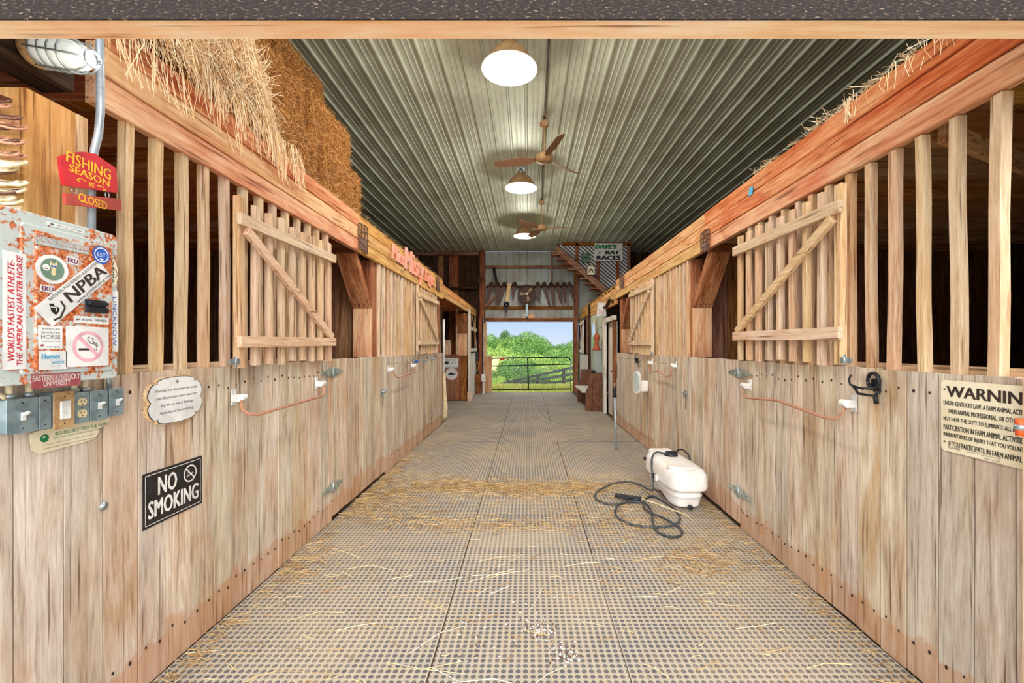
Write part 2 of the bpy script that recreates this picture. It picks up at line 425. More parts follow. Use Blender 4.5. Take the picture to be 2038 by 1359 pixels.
# ------------------------------------------------------------------ shell
g = MB(); g.box((0, 8.0, -.12), (11.2, 13.6, .2), 'dirt'); struct(g.build('floor'))

def planks(mb, side, y0, y1, z0, z1, mat, pitch=.153, th=.025, gap=.005, X=None, nails=True):
    X = X if X is not None else (XL if side < 0 else XR); y = y0
    while y < y1-.02:
        wd = min(pitch*U(.94, 1.06), y1-y)
        if y1-(y+wd) < .05: wd = y1-y
        j = U(-.0025, .0025)
        mb.box((X+side*(th/2)+j, y+wd/2, (z0+z1)/2+U(-.004, .004)), (th, wd-gap, z1-z0), mat, jit=.0012)
        if nails:
            for zz in (z0+.16, z1-.1):
                for yy in (y+wd*.25, y+wd*.75):
                    zz2 = zz+U(-.02, .02)
                    M = basis((X-side*.0+j, yy, zz2), (0, 1 if side < 0 else -1, 0), (0, 0, 1))
                    k = U(.0035, .006)
                    mb.poly([(k*math.cos(a*PI/3), 1.6*k*math.sin(a*PI/3)) for a in range(6)], .0035, 'nail_dark', M)
        y += wd
# lower stall fronts (with doors left as openings)
for side, nm, X in ((-1, 'wall_left', XL), (1, 'wall_right', XR)):
    d0, d1 = (3.77, 5.22) if side < 0 else (3.64, 5.03)
    mb = MB()
    for a, b_ in ((1.28, d0), (d1, 8.68)):
        planks(mb, side, a, b_, 0.0, CAP, 'grey_plank_z')
        mb.box((X+side*.045, (a+b_)/2, CAP-.05), (.038, b_-a, .09), 'grey_plank_y')
        mb.box((X+side*.045, (a+b_)/2, .1), (.038, b_-a, .14), 'dark_y')
        mb.box((X+side*.033, (a+b_)/2, CAP/2), (.012, b_-a-.02, CAP-.1), 'gap_black')
    struct(mb.build(nm))
# front wall either side of the doorway, outer walls, stall partitions
mb = MB()
for s in (-1, 1):
    x = 2.0
    while x < 5.5:
        mb.box((s*(x+.1), 1.225, 2.35), (.19, .05, 4.7), 'dark_z'); x += .2
    mb.box((s*3.72, 1.262, 2.35), (3.6, .02, 4.7), 'gap_black')
struct(mb.build('wall_front'))
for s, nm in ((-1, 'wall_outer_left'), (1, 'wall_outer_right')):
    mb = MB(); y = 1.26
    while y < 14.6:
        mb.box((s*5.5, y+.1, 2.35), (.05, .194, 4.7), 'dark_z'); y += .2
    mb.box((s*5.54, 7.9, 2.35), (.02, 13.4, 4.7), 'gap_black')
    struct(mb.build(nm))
for s in (-1, 1):
    for yy in (5.02, 8.62):
        mb = MB(); x = abs(XL if s < 0 else XR)+.12
        while x < 5.4:
            mb.box((s*(x+.1), yy, 1.3), (.19, .03, 2.6), 'brown_z'); x += .2
        struct(mb.build('wall_stall_partition'))
# loft floors: boards on joists
for s in (-1, 1):
    mb = MB(); x0 = abs(XL if s < 0 else XR)+.06
    x = x0
    while x < 5.4:
        mb.box((s*(x+.11), 7.9, 2.79), (.21, 13.1, .025), 'beam_red_y' if s < 0 else 'beam_gold_y'); x += .22
    mb.box((s*(x0+5.42)/2, 7.9, 2.807), (5.42-x0, 13.1, .006), 'gap_black')  # unseen black sheet added so the loft bounces less light onto the ceiling
    y = 1.5
    while y < 14:
        mb.box((s*(x0+5.42)/2, y, 2.695), (5.42-x0, .06 if s < 0 else .1, .16), 'beam_red_x' if s < 0 else 'beam_gold_x'); y += .45
    struct(mb.build('floor_loft_left' if s < 0 else 'floor_loft_right'))

# ceiling: ribbed sheet, ribs hanging down, running down the barn
mb = MB(); x = -5.6; prof = []
while x < 5.6:
    prof += [(x, 0), (x+.012, -.026), (x+.030, -.026), (x+.042, 0), (x+.098, 0), (x+.104, -.006), (x+.116, -.006), (x+.122, 0), (x+.160, 0), (x+.166, -.006), (x+.178, -.006), (x+.184, 0)]
    x += .2316
prof.append((x, 0)); n = len(prof)
for a, b_ in ((1.2, 5.9), (5.85, 10.5), (10.45, YE+.02)):
    zz = .0015 if a == 5.85 else 0
    mb.raw([(p, a, ZC+q+zz) for p, q in prof]+[(p, b_, ZC+q+zz) for p, q in prof], [(i, i+n, i+n+1, i+1) for i in range(n-1)], 'ceiling_metal')
mb.box((0, 7.9, ZC+.06), (11.3, 13.4, .04), 'dark_x')
struct(mb.build('ceiling'))

# far wall: ribbed sheet over the doorway, dark boards left, stud gable right
OX0, OX1, OZ = -1.37, 1.50, 2.36
mb = MB(); prof = []; x = -1.42
while x < 3.2:
    prof += [(x, 0), (x+.008, -.018), (x+.022, -.018), (x+.03, 0)]; x += .2316
prof.append((x, 0)); n = len(prof)
mb.raw([(p, YE+q, OZ+.05) for p, q in prof]+[(p, YE+q, ZC-.01) for p, q in prof], [(i, i+1, i+n+1, i+n) for i in range(n-1)], 'wall_metal')
x = -5.5
while x < -1.42:
    wd = U(.14, .2); mb.box((x+wd/2, YE+.01, 2.35), (wd-.008, .025, 4.7), 'brown_z' if R() < .25 else 'dark_z', jit=.002); x += wd
x = 1.75
while x < 5.5:
    wd = U(.14, .2); mb.box((x+wd/2, YE+.02+.01, 1.2 if x < 3.2 else 2.35), (wd-.008, .025, 2.4 if x < 3.2 else 4.7), 'dark_z', jit=.002); x += wd
mb.box((-3.5, YE+.05, 2.35), (4.1, .02, 4.7), 'gap_black'); mb.box((3.6, YE+.07, 2.35), (3.8, .02, 4.7), 'gap_black')
mb.box((0, YE+.07, 3.55), (3.6, .02, 2.3), 'gap_black')
struct(mb.build('wall_back'))
def timber(name, a, b_, wd, th, mat, label, cat='post', side=(1, 0, 0), group=None, bevel=.004):
    mb = MB(); mb.bar(a, b_, wd, th, mat, side); return one(mb, name, label, cat, group, bevel=bevel)
tm = MB()
tm.box(((OX0+OX1)/2, YE-.06, OZ+.05), (OX1-OX0+.5, .1, .13), 'brown_x'); tm.box(((OX0+OX1)/2, YE-.13, OZ+.075), (OX1-OX0+.4, .04, .05), 'brown_x')
struct(tm.build('trim_2'))
tm = MB(); tm.box((OX0-.05, YE-.03, 1.15), (.12, .1, 2.3), 'beam_z'); struct(tm.build('trim_3'))
tm = MB(); tm.box((OX1+.06, YE-.06, 1.2), (.1, .12, 2.4), 'brown_z'); struct(tm.build('trim_4'))
timber('wall_post', (-1.50, YE-.12, 2.5), (-1.50, YE-.12, ZC-.03), .16, .16, 'brown_z', 'tall brown timber post at the left end of the far metal wall')
timber('wall_post', (1.60, YE-.12, 0), (1.60, YE-.12, ZC-.03), .13, .13, 'brown_z', 'tall brown timber post right of the far doorway')
for z, lab in ((4.17, 'brown horizontal rail high on the far metal wall, above the hanging saws'), (2.82, 'brown horizontal rail on the far metal wall, just above the doorway')):
    timber('wall_girt', (-1.40, YE-.06, z), (1.53 if z > 3 else 1.5, YE-.06, z), .1, .06, 'brown_x', lab, 'rail', (0, 1, 0))
timber('wall_stud', (.80, YE-.12, 3.7), (.80, YE-.12, ZC-.03), .08, .05, 'brown_z', 'short brown stud dropping from the stair top on the far wall', 'stud')
timber('wall_ledge', (-5.2, YE-.2, 3.45), (-1.63, YE-.2, 3.45), .06, .2, 'dark_x', 'dark timber ledge across the boarded far wall, left of the metal', 'ledge', (0, 1, 0))
timber('wall_beam', (-5.2, YE-.1, 4.6), (-1.6, YE-.1, 4.6), .12, .08, 'brown_x', 'brown timber along the top of the boarded far wall', 'beam', (0, 1, 0))
sh = timber('saw_shelf', (-1.36, YE-.18, 3.5), (1.5, YE-.18, 3.5), .06, .16, 'dark_x', 'dark plank shelf on the far wall that the old saws hang from', 'shelf', (0, 1, 0))

# header over the camera, black painted face on a wooden board
mb = MB(); mb.box((0, 1.226, 2.411), (4.6, .072, .040), 'header_wood', rnd=(.5, .5, .5)); t = struct(mb.build('trim_1'))
mb = MB(); mb.box((0, 1.187, 2.62), (4.6, .006, .462), 'header_black'); mb.box((0, 1.226, 2.64), (4.6, .07, .415), 'header_black'); mb.build('painted_face', t)

# floor mats
rows = [1.30, 3.19, 5.05, 6.95, 8.92, 10.62, 12.45, 14.5]
words = ['first row from the doorway you look through', 'second row back', 'third row back', 'fourth row back', 'fifth row back', 'sixth row back', 'seventh row, by the far gate']
for c, (xa, xb, nm) in enumerate(((-1.685, -.455, 'left'), (-.450, .467, 'middle'), (.470, 1.765, 'right'))):
    for k in range(7):
        a, b_ = rows[k]+(U(-.03, .03) if c != 1 else 0), rows[k+1]
        if k == 0: a = 1.3
        mb = MB(); j = U(-.006, .006)
        xb2 = min(xb, 1.46) if (k == 6 and c == 2) else xb
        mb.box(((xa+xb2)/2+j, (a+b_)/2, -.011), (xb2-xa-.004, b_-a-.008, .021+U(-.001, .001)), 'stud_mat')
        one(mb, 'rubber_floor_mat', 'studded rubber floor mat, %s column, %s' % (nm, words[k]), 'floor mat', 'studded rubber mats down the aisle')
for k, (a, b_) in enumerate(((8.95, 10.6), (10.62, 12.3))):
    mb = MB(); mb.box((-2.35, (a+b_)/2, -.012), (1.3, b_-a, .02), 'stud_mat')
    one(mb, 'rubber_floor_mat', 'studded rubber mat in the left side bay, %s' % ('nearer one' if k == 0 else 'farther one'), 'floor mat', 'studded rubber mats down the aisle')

# ------------------------------------------------------------------ timber framing of the stalls
def header_boards(side, y0, y1, mats, zs, lab, X=None, tilt=0):
    X = X if X is not None else (XL if side < 0 else XR)
    t = thing('stall_beam', (X, y0, zs[0]), lab, 'beam')
    for i, mt in enumerate(mats):
        mb = MB(); j = U(-.004, .004)
        mb.bar((X+side*.02-side*.008+j, y0, (zs[i]+zs[i+1])/2), (X+side*.02-side*.008+j, y1, (zs[i]+zs[i+1])/2+tilt), zs[i+1]-zs[i]-.006, .045, mt, (1, 0, 0), rnd=(U(.35, .7), U(.3, .7), R()))
        mb.build('board', t, bevel=.004)
    return t
Z4 = [2.45, 2.575, 2.70, 2.825]
header_boards(-1, 1.70, 4.35, ['beam_y', 'beam_y', 'beam_red_y'], Z4, 'three-board orange-brown beam over the near left stall, hay hanging onto it')
header_boards(-1, 4.355, 8.7, ['beam_gold_y', 'beam_gold_y', 'beam_gold_y'], Z4, 'three-board golden beam over the second left stall, carrying the coral lettering')
header_boards(1, 1.27, 4.35, ['beam_y', 'beam_red_y', 'beam_red_y'], [2.46, 2.586, 2.711, 2.84], 'three-board orange-brown beam over the near right stall')
header_boards(1, 4.355, 8.7, ['beam_gold_y', 'beam_y', 'beam_gold_y'], [2.46, 2.586, 2.711, 2.83], 'three-board golden beam over the second right stall')
header_boards(-1, 8.71, 14.3, ['beam_gold_y', 'beam_gold_y'], [2.50, 2.61, 2.72], 'lower two-board yellow beam running along the far left side')
header_boards(1, 8.71, 12.2, ['beam_gold_y', 'beam_gold_y', 'beam_gold_y'], [2.36, 2.47, 2.58, 2.69], 'rough split boards above the painted door on the far right')
header_boards(1, 12.3, 14.3, ['beam_gold_y', 'beam_gold_y'], [2.42, 2.58, 2.74], 'short yellow beam over the last right stall', X=1.74)

def grille(side, y0, n, pitch, lab, skip_rail=False):
    X = XL if side < 0 else XR
    t = thing('stall_grille', (X, y0, CAP), lab, 'grille')
    y1 = y0+pitch*(n-1)+.04
    for k in range(n):
        mb = MB(); y = y0+pitch*k+U(-.008, .008); l_ = U(-.012, .012); wd = U(.034, .042)
        # wavy rough-sawn slat
        segs = 7; vs = []; ph = U(0, 6)
        for i in range(segs+1):
            z = CAP-.006+(2.46-CAP+.004)*i/segs; dy = .0025*math.sin(ph+i*1.1)+l_*(i/segs-.5)
            for a, b_ in ((0, -1), (0, 1), (1, 1), (1, -1)):
                vs.append((X+side*(a*.04)+side*.003, y+dy+b_*wd/2+U(-.001, .001), z))
        fs = [(i*4+j, i*4+(j+1) % 4, i*4+4+(j+1) % 4, i*4+4+j) for i in range(segs) for j in range(4)]
        fs += [(3, 2, 1, 0), (segs*4, segs*4+1, segs*4+2, segs*4+3)]
        if side > 0: fs = [f[::-1] for f in fs]
        mb.raw(vs, fs, 'raw_slat_z')
        mb.build('slat', t)
    mb = MB(); mb.box((X+side*.07, (y0+y1)/2-.02, CAP+.012), (.05, y1-y0+.1, .035), 'raw_slat_y'); mb.build('sill_rail', t)
grille(-1, 1.856, 13, .1535, 'row of rough vertical slats above the near left wall')
grille(1, 1.664, 13, .1535, 'row of rough vertical slats above the near right wall')
grille(-1, 5.02, 12, .1545, 'closely spaced vertical slats of the second left stall')
grille(1, 4.86, 15, .118, 'closely spaced vertical slats of the second right stall')

def swing_gate(side, y0, y1, n, z0, z1, r0, r1, lab, rh=.065):
    """slatted top gate folded flat against the grille; near end y0"""
    X = (XL if side < 0 else XR)-side*.045
    t = thing('slatted_gate', (X, (y0+y1)/2, z0), lab, 'gate')
    p = (y1-y0-.06)/(n-1)
    for k in range(n):
        mb = MB(); y = y0+.05+p*k
        wd = .055 if k == 0 else .04
        mb.box((X, y+(0 if k else -.01), (z0+z1)/2+(0 if k else .0)), (.036, wd, z1-z0+U(-.03, .02)), 'raw_slat_z', jit=.003)
        mb.build('slat', t, bevel=.002)
    Xr = X-side*.034
    for z, nm in ((r1, 'top_rail'), (r0, 'bottom_rail')):
        mb = MB(); mb.bar((Xr, y0-.01, z), (Xr, y1+.03, z+.015), rh, .03, 'raw_slat_y', (1, 0, 0)); mb.build('rail', t, bevel=.002)
    mb = MB(); mb.bar((Xr-side*.002, y0+.05, r1-.05), (Xr-side*.002, y1-.02, r0+.05), .055, .03, 'raw_slat_y', (1, 0, 0)); mb.build('brace', t, bevel=.002)
    for z in (z0+.03,):
        mb = MB(); mb.box((X-side*.02, y0-.03, z), (.012, .08, .03), 'zinc'); mb.tube([(X-side*.03, y0-.03, z-.03), (X-side*.03, y0-.03, z+.03)], .007, 'zinc'); mb.build('hinge', t)
    return t
swing_gate(-1, 2.45, 3.62, 9, CAP, 2.35, 1.53, 2.22, 'slatted wooden gate with diagonal brace folded against the near left stall')
swing_gate(1, 2.37, 3.55, 9, CAP+.01, 2.40, 1.575, 2.265, 'slatted wooden gate with diagonal brace folded against the near right stall', rh=.07)
swing_gate(-1, 6.50, 7.85, 8, CAP, 2.42, 1.57, 2.28, 'slatted wooden gate with diagonal brace on the second left stall')
swing_gate(1, 6.02, 7.25, 8, CAP, 2.45, 1.56, 2.34, 'slatted wooden gate with diagonal brace on the second right stall')

def post_brace(side, Y, lab1, lab2, X=None, zt=1.93, depth=.17, dz=.5, bm='brown_diag', ins=.2, zb=CAP, dy=.47, wpost=.14):
    X = X if X is not None else (XL if side < 0 else XR); xc = X+side*(ins/2+.035)
    mb = MB(); mb.box((xc, Y+wpost/2, (zb+2.47)/2), (ins, wpost, 2.47-zb), 'brown_z', rnd=(.9, .6, .4))
    mb.box((xc-side*.0, Y-.028, (zb+zt)/2), (ins, .05, zt-zb), 'beam_z', rnd=(.3, .4, .4))
    one(mb, 'stall_post', lab1, 'post', bevel=.006)
    mb = MB(); a = Vector((xc, Y-.03, zt+.02)); b_ = Vector((xc, Y-dy, zt+dz+.03))
    mb.bar(a, b_, .075, ins, bm, (1, 0, 0), rnd=(.95, .7, .5))
    for i in range(3):
        c = a+(b_-a)*.08+Vector(((i-1)*.05, -.039, -.03)); mb.lathe([(.009, 0), (.009, .006)], 'nail_dark', basis(c, (1, 0, 0), (0, .5, 1)), 8)
    one(mb, 'diagonal_brace', lab2, 'brace', bevel=.004)
post_brace(-1, 4.86, 'timber post between the two left stalls', 'wide red-brown diagonal brace left of the aisle, between the two near stalls')
post_brace(1, 4.80, 'timber post between the two right stalls', 'wide red-brown diagonal brace right of the aisle, between the two near stalls')
post_brace(-1, 8.45, 'timber post where the left stalls end at the side bay', 'thin dark brace at the end of the second left stall', ins=.12, zt=1.9)
post_brace(1, 8.42, 'reddish timber post beside the white door frame', 'brown brace seen through the gap beyond the second right gate', ins=.16, zt=1.85)
post_brace(-1, 12.5, 'timber post above the boarded side bay wall', 'dark brown diagonal brace in the far left bay', ins=.26, zt=1.9, zb=1.26, bm='brown_diag')

# stall doors
timber('slanting_board', (1.92, 2.03, 2.50), (3.1, 2.45, 2.40), .10, .03, 'beam_gold_x', 'slanting board inside the near right stall, seen between the slats', 'board', (0, 1, 0))
def stall_door(side, y0, y1, lab):
    X = (XL if side < 0 else XR)
    t = thing('stall_door', (X, (y0+y1)/2, .03), lab, 'door')
    mb = MB(); planks(mb, side, y0+.006, y1-.006, .035, CAP+.005, 'grey_plank_z', nails=False, X=X-side*.004)
    mb.box((X+side*.035, (y0+y1)/2, 1.2), (.02, y1-y0-.04, .12), 'grey_plank_y'); mb.box((X+side*.035, (y0+y1)/2, .25), (.02, y1-y0-.04, .12), 'grey_plank_y')
    mb.build('door_panel', t)
    for z in (1.285, .295):
        h = MB(); s = -side
        M = (Lf if side < 0 else Rf)(y0, z, X+s*.008)
        h.poly([(-.2, -.006), (-.2, .006), (-.015, .04), (.015, .04), (.2, .006), (.2, -.006), (.015, -.04), (-.015, -.04)], .006, 'hinge_zinc', M)
        h.tube([M @ Vector((0, -.045, .008)), M @ Vector((0, .045, .008))], .009, 'zinc', 8)
        for u in (-.12, -.06, .06, .12): h.lathe([(.007, .005), (.004, .009)], 'zinc', M @ Matrix.Translation((u, U(-.01, .01), 0)), 8)
        h.build('hinge', t)
    yl = y1-.16; h = MB(); M = (Lf if side < 0 else Rf)(yl, .98, X-side*.006)
    h.poly([(-.03, -.035), (.03, -.035), (.03, .035), (-.03, .035)], .006, 'zinc', M)
    h.tube([M @ Vector((-.05, .01, .015)), M @ Vector((.06, .01, .015))], .008, 'zinc', 8)
    h.lathe([(.016, .005), (.02, .02), (.01, .03)], 'chrome', M, 10)
    h.tube([M @ Vector((.02, .02, .02)), M @ Vector((.05, .05, .03)), M @ Vector((.03, .0, .035)), M @ Vector((-.02, -.04, .02))], .005, 'zinc', 6)
    for k in range(7):
        c = M @ Vector((.01+.008*math.sin(k), -.04-k*.02, .008))
        h.tube([c+Vector((0, .006*math.cos(a), .011*math.sin(a))) for a in [i*PI/4 for i in range(8)]], .0022, 'rusty_iron', 5, cyc=True)
    h.build('latch', t)
stall_door(-1, 3.77, 5.22, 'lower stall door of pale planks with two diamond strap hinges, left of the aisle')
stall_door(1, 3.64, 5.03, 'lower stall door of pale planks with two diamond strap hinges, behind the sprayer tank')

# ------------------------------------------------------------------ blanket bars, hooks
def blanket_bar(side, ya, yb, z, pts, lab):
    X = XL if side < 0 else XR; s = -side
    t = thing('blanket_bar', (X, (ya+yb)/2, z-.1), lab, 'rack')
    for y, z_ in ((ya, z), (yb, z)):
        h = MB(); M = (Lf if side < 0 else Rf)(y, z_, X+s*.006)
        h.poly([(-.018, -.045), (.018, -.045), (.018, .045), (-.018, .045)], .006, 'white_plastic', M)
        h.box((0, -.005, .03), (.03, .04, .055), 'white_plastic', M)
        h.tube([M @ Vector((-.018, 0, .055)), M @ Vector((.018, 0, .055))], .019, 'white_plastic', 14, smooth=False)
        h.build('bracket', t)
    h = MB(); h.tube([(X+s*p[0], p[1], p[2]) for p in pts], .009, 'rust_bar', 10)
    h.build('bar', t)
blanket_bar(-1, 2.50, 3.48, 1.215, [(.06, 2.49, 1.20), (.07, 2.48, 1.15), (.09, 2.50, 1.12), (.11, 2.56, 1.105), (.11, 3.36, 1.125), (.09, 3.44, 1.14), (.07, 3.475, 1.17), (.06, 3.48, 1.20)], 'rusty orange blanket bar in white brackets under the near left gate')
blanket_bar(-1, 5.27, 6.33, 1.24, [(.06, 5.28, 1.22), (.08, 5.36, 1.14), (.09, 5.42, 1.125), (.09, 6.28, 1.15), (.07, 6.32, 1.19), (.06, 6.33, 1.22)], 'rusty blanket bar in white brackets on the second left stall')
blanket_bar(1, 2.36, 3.46, 1.20, [(.06, 3.46, 1.18), (.08, 3.42, 1.13), (.10, 3.34, 1.115), (.10, 2.92, 1.145), (.10, 2.46, 1.105), (.09, 2.385, 1.11), (.07, 2.36, 1.14), (.06, 2.355, 1.18)], 'bent rusty orange blanket bar in white brackets on the near right wall')
blanket_bar(1, 5.17, 6.16, 1.29, [(.06, 6.16, 1.27), (.08, 6.1, 1.18), (.09, 5.95, 1.16), (.09, 5.6, 1.2), (.09, 5.28, 1.14), (.07, 5.2, 1.17), (.06, 5.17, 1.26)], 'small bent rusty blanket bar on the second right stall')
# black bridle bracket on right wall
h = MB(); M = Rf(2.235, 1.31, XR-.006)
h.tube([M @ Vector((.03+.036*math.cos(a), .02+.04*math.sin(a), .02)) for a in [i*PI/8 for i in range(16)]], .009, 'black_metal', 8, cyc=True)
h.tube([M @ Vector(p) for p in ((.03, -.02, .02), (-.03, -.02, .05), (-.06, -.005, .07), (-.07, .02, .07), (-.055, .045, .07))], .006, 'black_metal', 8)
h.tube([M @ Vector(p) for p in ((-.055, -.01, .06), (-.03, -.05, .05), (.03, -.055, .02), (.06, -.03, .01))], .007, 'black_metal', 8)
h.tube([M @ Vector(p) for p in ((.035, -.05, .015), (.04, -.095, .012))], .011, 'black_metal', 8)
h.box((.03, .0, .006), (.05, .06, .01), 'black_metal', M)
one(h, 'bridle_hook', 'black iron bridle hook on the near right wall, left of the warning sign', 'hook')
for px, py, mt, lab in ((823, 717, 'ink_blue', 'blue-grey bridle hook, nearest of three on the second left stall'), (841, 716, 'zinc', 'pale metal bridle hook, middle of three on the second left stall'), (858, 712, 'zinc', 'small metal bridle hook, farthest of three on the second left stall')):
    p = onX(px, py); h = MB(); M = Lf(p.y, p.z, XL+.006); k = 1.5
    h.tube([M @ Vector((.04*k*math.cos(a), .02*k*math.sin(a), .05)) for a in [PI+i*PI/8 for i in range(9)]], .01, mt, 8)
    h.box((0, 0, .004), (.07, .08, .01), 'zinc', M); h.tube([M @ Vector((0, -.02, .0)), M @ Vector((0, -.03, .05))], .012, mt, 8)
    h.tube([M @ Vector((.05, .02, .05)), M @ Vector((.06, .05, .06))], .008, 'black_metal', 6)
    one(h, 'bridle_hook', lab, 'hook', 'bridle hooks on the second left stall')
p = onX(1272, 716, XR); h = MB(); M = Rf(p.y, p.z, XR-.006)
for i in range(5): h.tube([M @ Vector((-.1+i*.04+.02*math.cos(a), .03*math.sin(a), .03)) for a in [j*PI/5 for j in range(10)]], .006, 'black_metal', 6, cyc=True)
h.tube([M @ Vector((-.14, -.05, .03)), M @ Vector((.1, -.045, .03))], .008, 'black_metal', 6); h.tube([M @ Vector((-.14, .09, .01)), M @ Vector((-.1, .0, .03))], .006, 'zinc', 6)
one(h, 'bit_rack', 'small dark wire rack above the white oval fixture on the right wall', 'rack')
# white oval dish on a square base (right wall)
t = thing('wall_fixture', (1.7, 6.45, .85), 'white oval fixture on a square base, mounted on the second right stall', 'fixture')
h = MB(); h.box((1.70, 6.45, .93), (.13, .16, .16), 'tank_white'); h.build('base', t, bevel=.015)
h = MB(); M = basis((1.61, 6.38, .99), (1, -2.4, 0), (0, 0, 1)); q = []
for k in range(28):
    a = 2*PI*k/28; q.append((.075*math.copysign(abs(math.cos(a))**.8, math.cos(a)), .165*math.copysign(abs(math.sin(a))**.8, math.sin(a))))
h.poly(q, .03, 'white_plastic', M); h.poly([(x*.82, y*.86) for x, y in q], .036, 'panel_paint', M); h.build('oval_lens', t)
# chain by right end post
h = MB()
for k in range(9):
    c = Vector((XR-.015, 8.6, 1.15-k*.03)); h.tube([c+Vector((.0, .012*math.cos(a), .018*math.sin(a))) for a in [i*PI/4 for i in range(8)]], .004, 'rusty_iron', 5, cyc=True)
one(h, 'hanging_chain', 'rusty chain hanging by the end of the right stall wall', 'chain')
# small bolts: latches low on walls
for px, py, X, lab in ((858, 826, XL, 'small metal bolt low on the end of the second left stall'), (1229, 818, XR, 'small metal bolt low on the second right stall')):
    p = onX(px, py, X); h = MB(); M = (Lf if X < 0 else Rf)(p.y, p.z, X+(.006 if X < 0 else -.006))
    h.box((0, 0, .008), (.09, .03, .012), 'zinc', M); h.tube([M @ Vector((-.08, 0, .018)), M @ Vector((.06, 0, .018)), M @ Vector((.06, .04, .02))], .008, 'zinc', 8)
    one(h, 'door_bolt', lab, 'bolt')

# ------------------------------------------------------------------ near left: post, panel, boxes, signs, lamp, ropes
mb = MB(); mb.box((XL-.06, 1.575, 1.885), (.12, .21, .985), 'beam_gold_z', rnd=(.75, .45, .5)); mb.box((XL+.0005, 1.655, 1.885), (.012, .045, .98), 'raw_slat_z')
one(mb, 'corner_post', 'square-cut tan corner post behind the red fishing sign', 'post', bevel=.004)
XP = -1.55
pan = thing('breaker_panel', (-1.62, 1.47, 1.386), 'rusty grey electrical breaker panel covered in stickers on the near left wall', 'electrical panel')
def rrect(x0, y0, x1, y1, r, n=5):
    out = []
    for cx, cy, a0 in ((x1-r, y1-r, 0), (x0+r, y1-r, 1), (x0+r, y0+r, 2), (x1-r, y0+r, 3)):
        for k in range(n+1):
            a = (a0+k/n)*PI/2; out.append((cx+r*math.cos(a), cy+r*math.sin(a)))
    return out
M0 = Lf(0, 0, XL+.001)
mb = MB(); mb.poly(rrect(1.288, 1.388, 1.652, 1.918, .01), .125, 'panel_paint', M0); mb.build('housing', pan)
mb = MB(); mb.poly(rrect(1.282, 1.384, 1.657, 1.922, .02), .01, 'panel_rust_light', Lf(0, 0, XP-.014))
mb.build('cover', pan, bevel=.003)
mb = MB(); mb.poly(rrect(1.335, 1.415, 1.632, 1.885, .012), .008, 'panel_rust_light', Lf(0, 0, XP-.005)); mb.build('cover_frame', pan, bevel=.003)
mb = MB(); mb.poly(rrect(1.370, 1.43, 1.622, 1.868, .006), .008, 'panel_rust_heavy', Lf(0, 0, XP+.0005)); mb.build('panel_door', pan, bevel=.002)
mb = MB(); mb.box((1.553, 1.645, .012), (.076, .046, .006), 'black_plastic', Lf(0, 0, XP+.004)); mb.box((1.556, 1.655, .018), (.072, .014, .01), 'black_plastic', Lf(0, 0, XP+.004)); mb.box((1.556, 1.633, .016), (.078, .018, .008), 'black_plastic', Lf(0, 0, XP+.004)); mb.build('panel_latch', pan, bevel=.002)
XS = XP+.0092
def circ(r, n=28, e=1.0): return [(r*math.cos(2*PI*k/n), r*e*math.sin(2*PI*k/n)) for k in range(n)]
def sticker(px0, py0, px1, py1, bg_, fn, nm='sticker', rot=0, X=XS, parent=pan, label=None, shape=None, lift=0.0):
    """rectangle whose left edge centre is pixel (px0,py0.) ; corners measured on plane X"""
    a = onX(px0, py0, X); b_ = onX(px1, py1, X); cy = (a.y+b_.y)/2; cz = (a.z+b_.z)/2; W = abs(b_.y-a.y); H = abs(a.z-b_.z)
    mb = MB(); M = Lf(cy, cz, X+lift) @ Matrix.Rotation(rot, 4, 'Z')
    mb.poly(shape(W, H) if shape else [(-W/2, -H/2), (W/2, -H/2), (W/2, H/2), (-W/2, H/2)], .0006, bg_, M)
    fn(mb, M, W, H)
    o = mb.build(nm, parent)
    if label: o['label'] = label
    return o
def ring(mb, r0, r1, mat, M, n=32, z=.0012, cx=0, cy=0, e=1):
    vs = [(cx+r*math.cos(2*PI*k/n), cy+r*e*math.sin(2*PI*k/n), z) for r in (r0, r1) for k in range(n)]
    mb.raw(vs, [(k, n+k, n+(k+1) % n, (k+1) % n) for k in range(n)], mat, M)
def q4(mb, x0, y0, x1, y1, mat, M, z=.0012): mb.raw([(x0, y0, z), (x1, y0, z), (x1, y1, z), (x0, y1, z)], [(0, 1, 2, 3)], mat, M)
def line(mb, pts, wd, mat, M, z=.0014):
    for (x0, y0), (x1, y1) in zip(pts, pts[1:]):
        d = Vector((x1-x0, y1-y0)); L = d.length or 1; nx, ny = -d.y/L*wd/2, d.x/L*wd/2
        mb.raw([(x0+nx, y0+ny, z), (x0-nx, y0-ny, z), (x1-nx, y1-ny, z), (x1+nx, y1+ny, z)], [(0, 1, 2, 3)], mat, M)
# World's fastest athlete (vertical strip on the cover)
def f(mb, M, W, H):
    mb.text("WORLD'S FASTEST ATHLETE-", -W*.17, -H*.0, H*.86, W*.30, 'ink_red', M, rot=PI/2, slant=.2, bold=.03)
    mb.text("THE AMERICAN QUARTER HORSE", W*.22, H*.0, H*.94, W*.30, 'ink_red', M, rot=PI/2, slant=.2, bold=.03)
sticker(5, 497, 52, 734, 'sign_white', f, X=XP+.0035, label='white vertical sticker with red slogan')
def f(mb, M, W, H): mb.text('AQHA MEMBER', W*.1, 0, W*.72, H*.4, 'ink_black', M); line(mb, [(-W*.42, -H*.1), (-W*.38, .1*H), (-W*.32, 0)], .003, 'ink_black', M)
sticker(93, 440, 168, 466, 'sign_white', f, X=XP-.0035)
def f(mb, M, W, H): mb.text('FLY NAKED', 0, H*.15, W*.96, H*.5, 'ink_red', M); mb.text('FLY NAKED', 0, H*.15, W*.94, H*.36, 'ink_white', M, z=.0016); mb.text('MR PARKER LIVE', 0, -H*.3, W*.8, H*.22, 'ink_white', M)
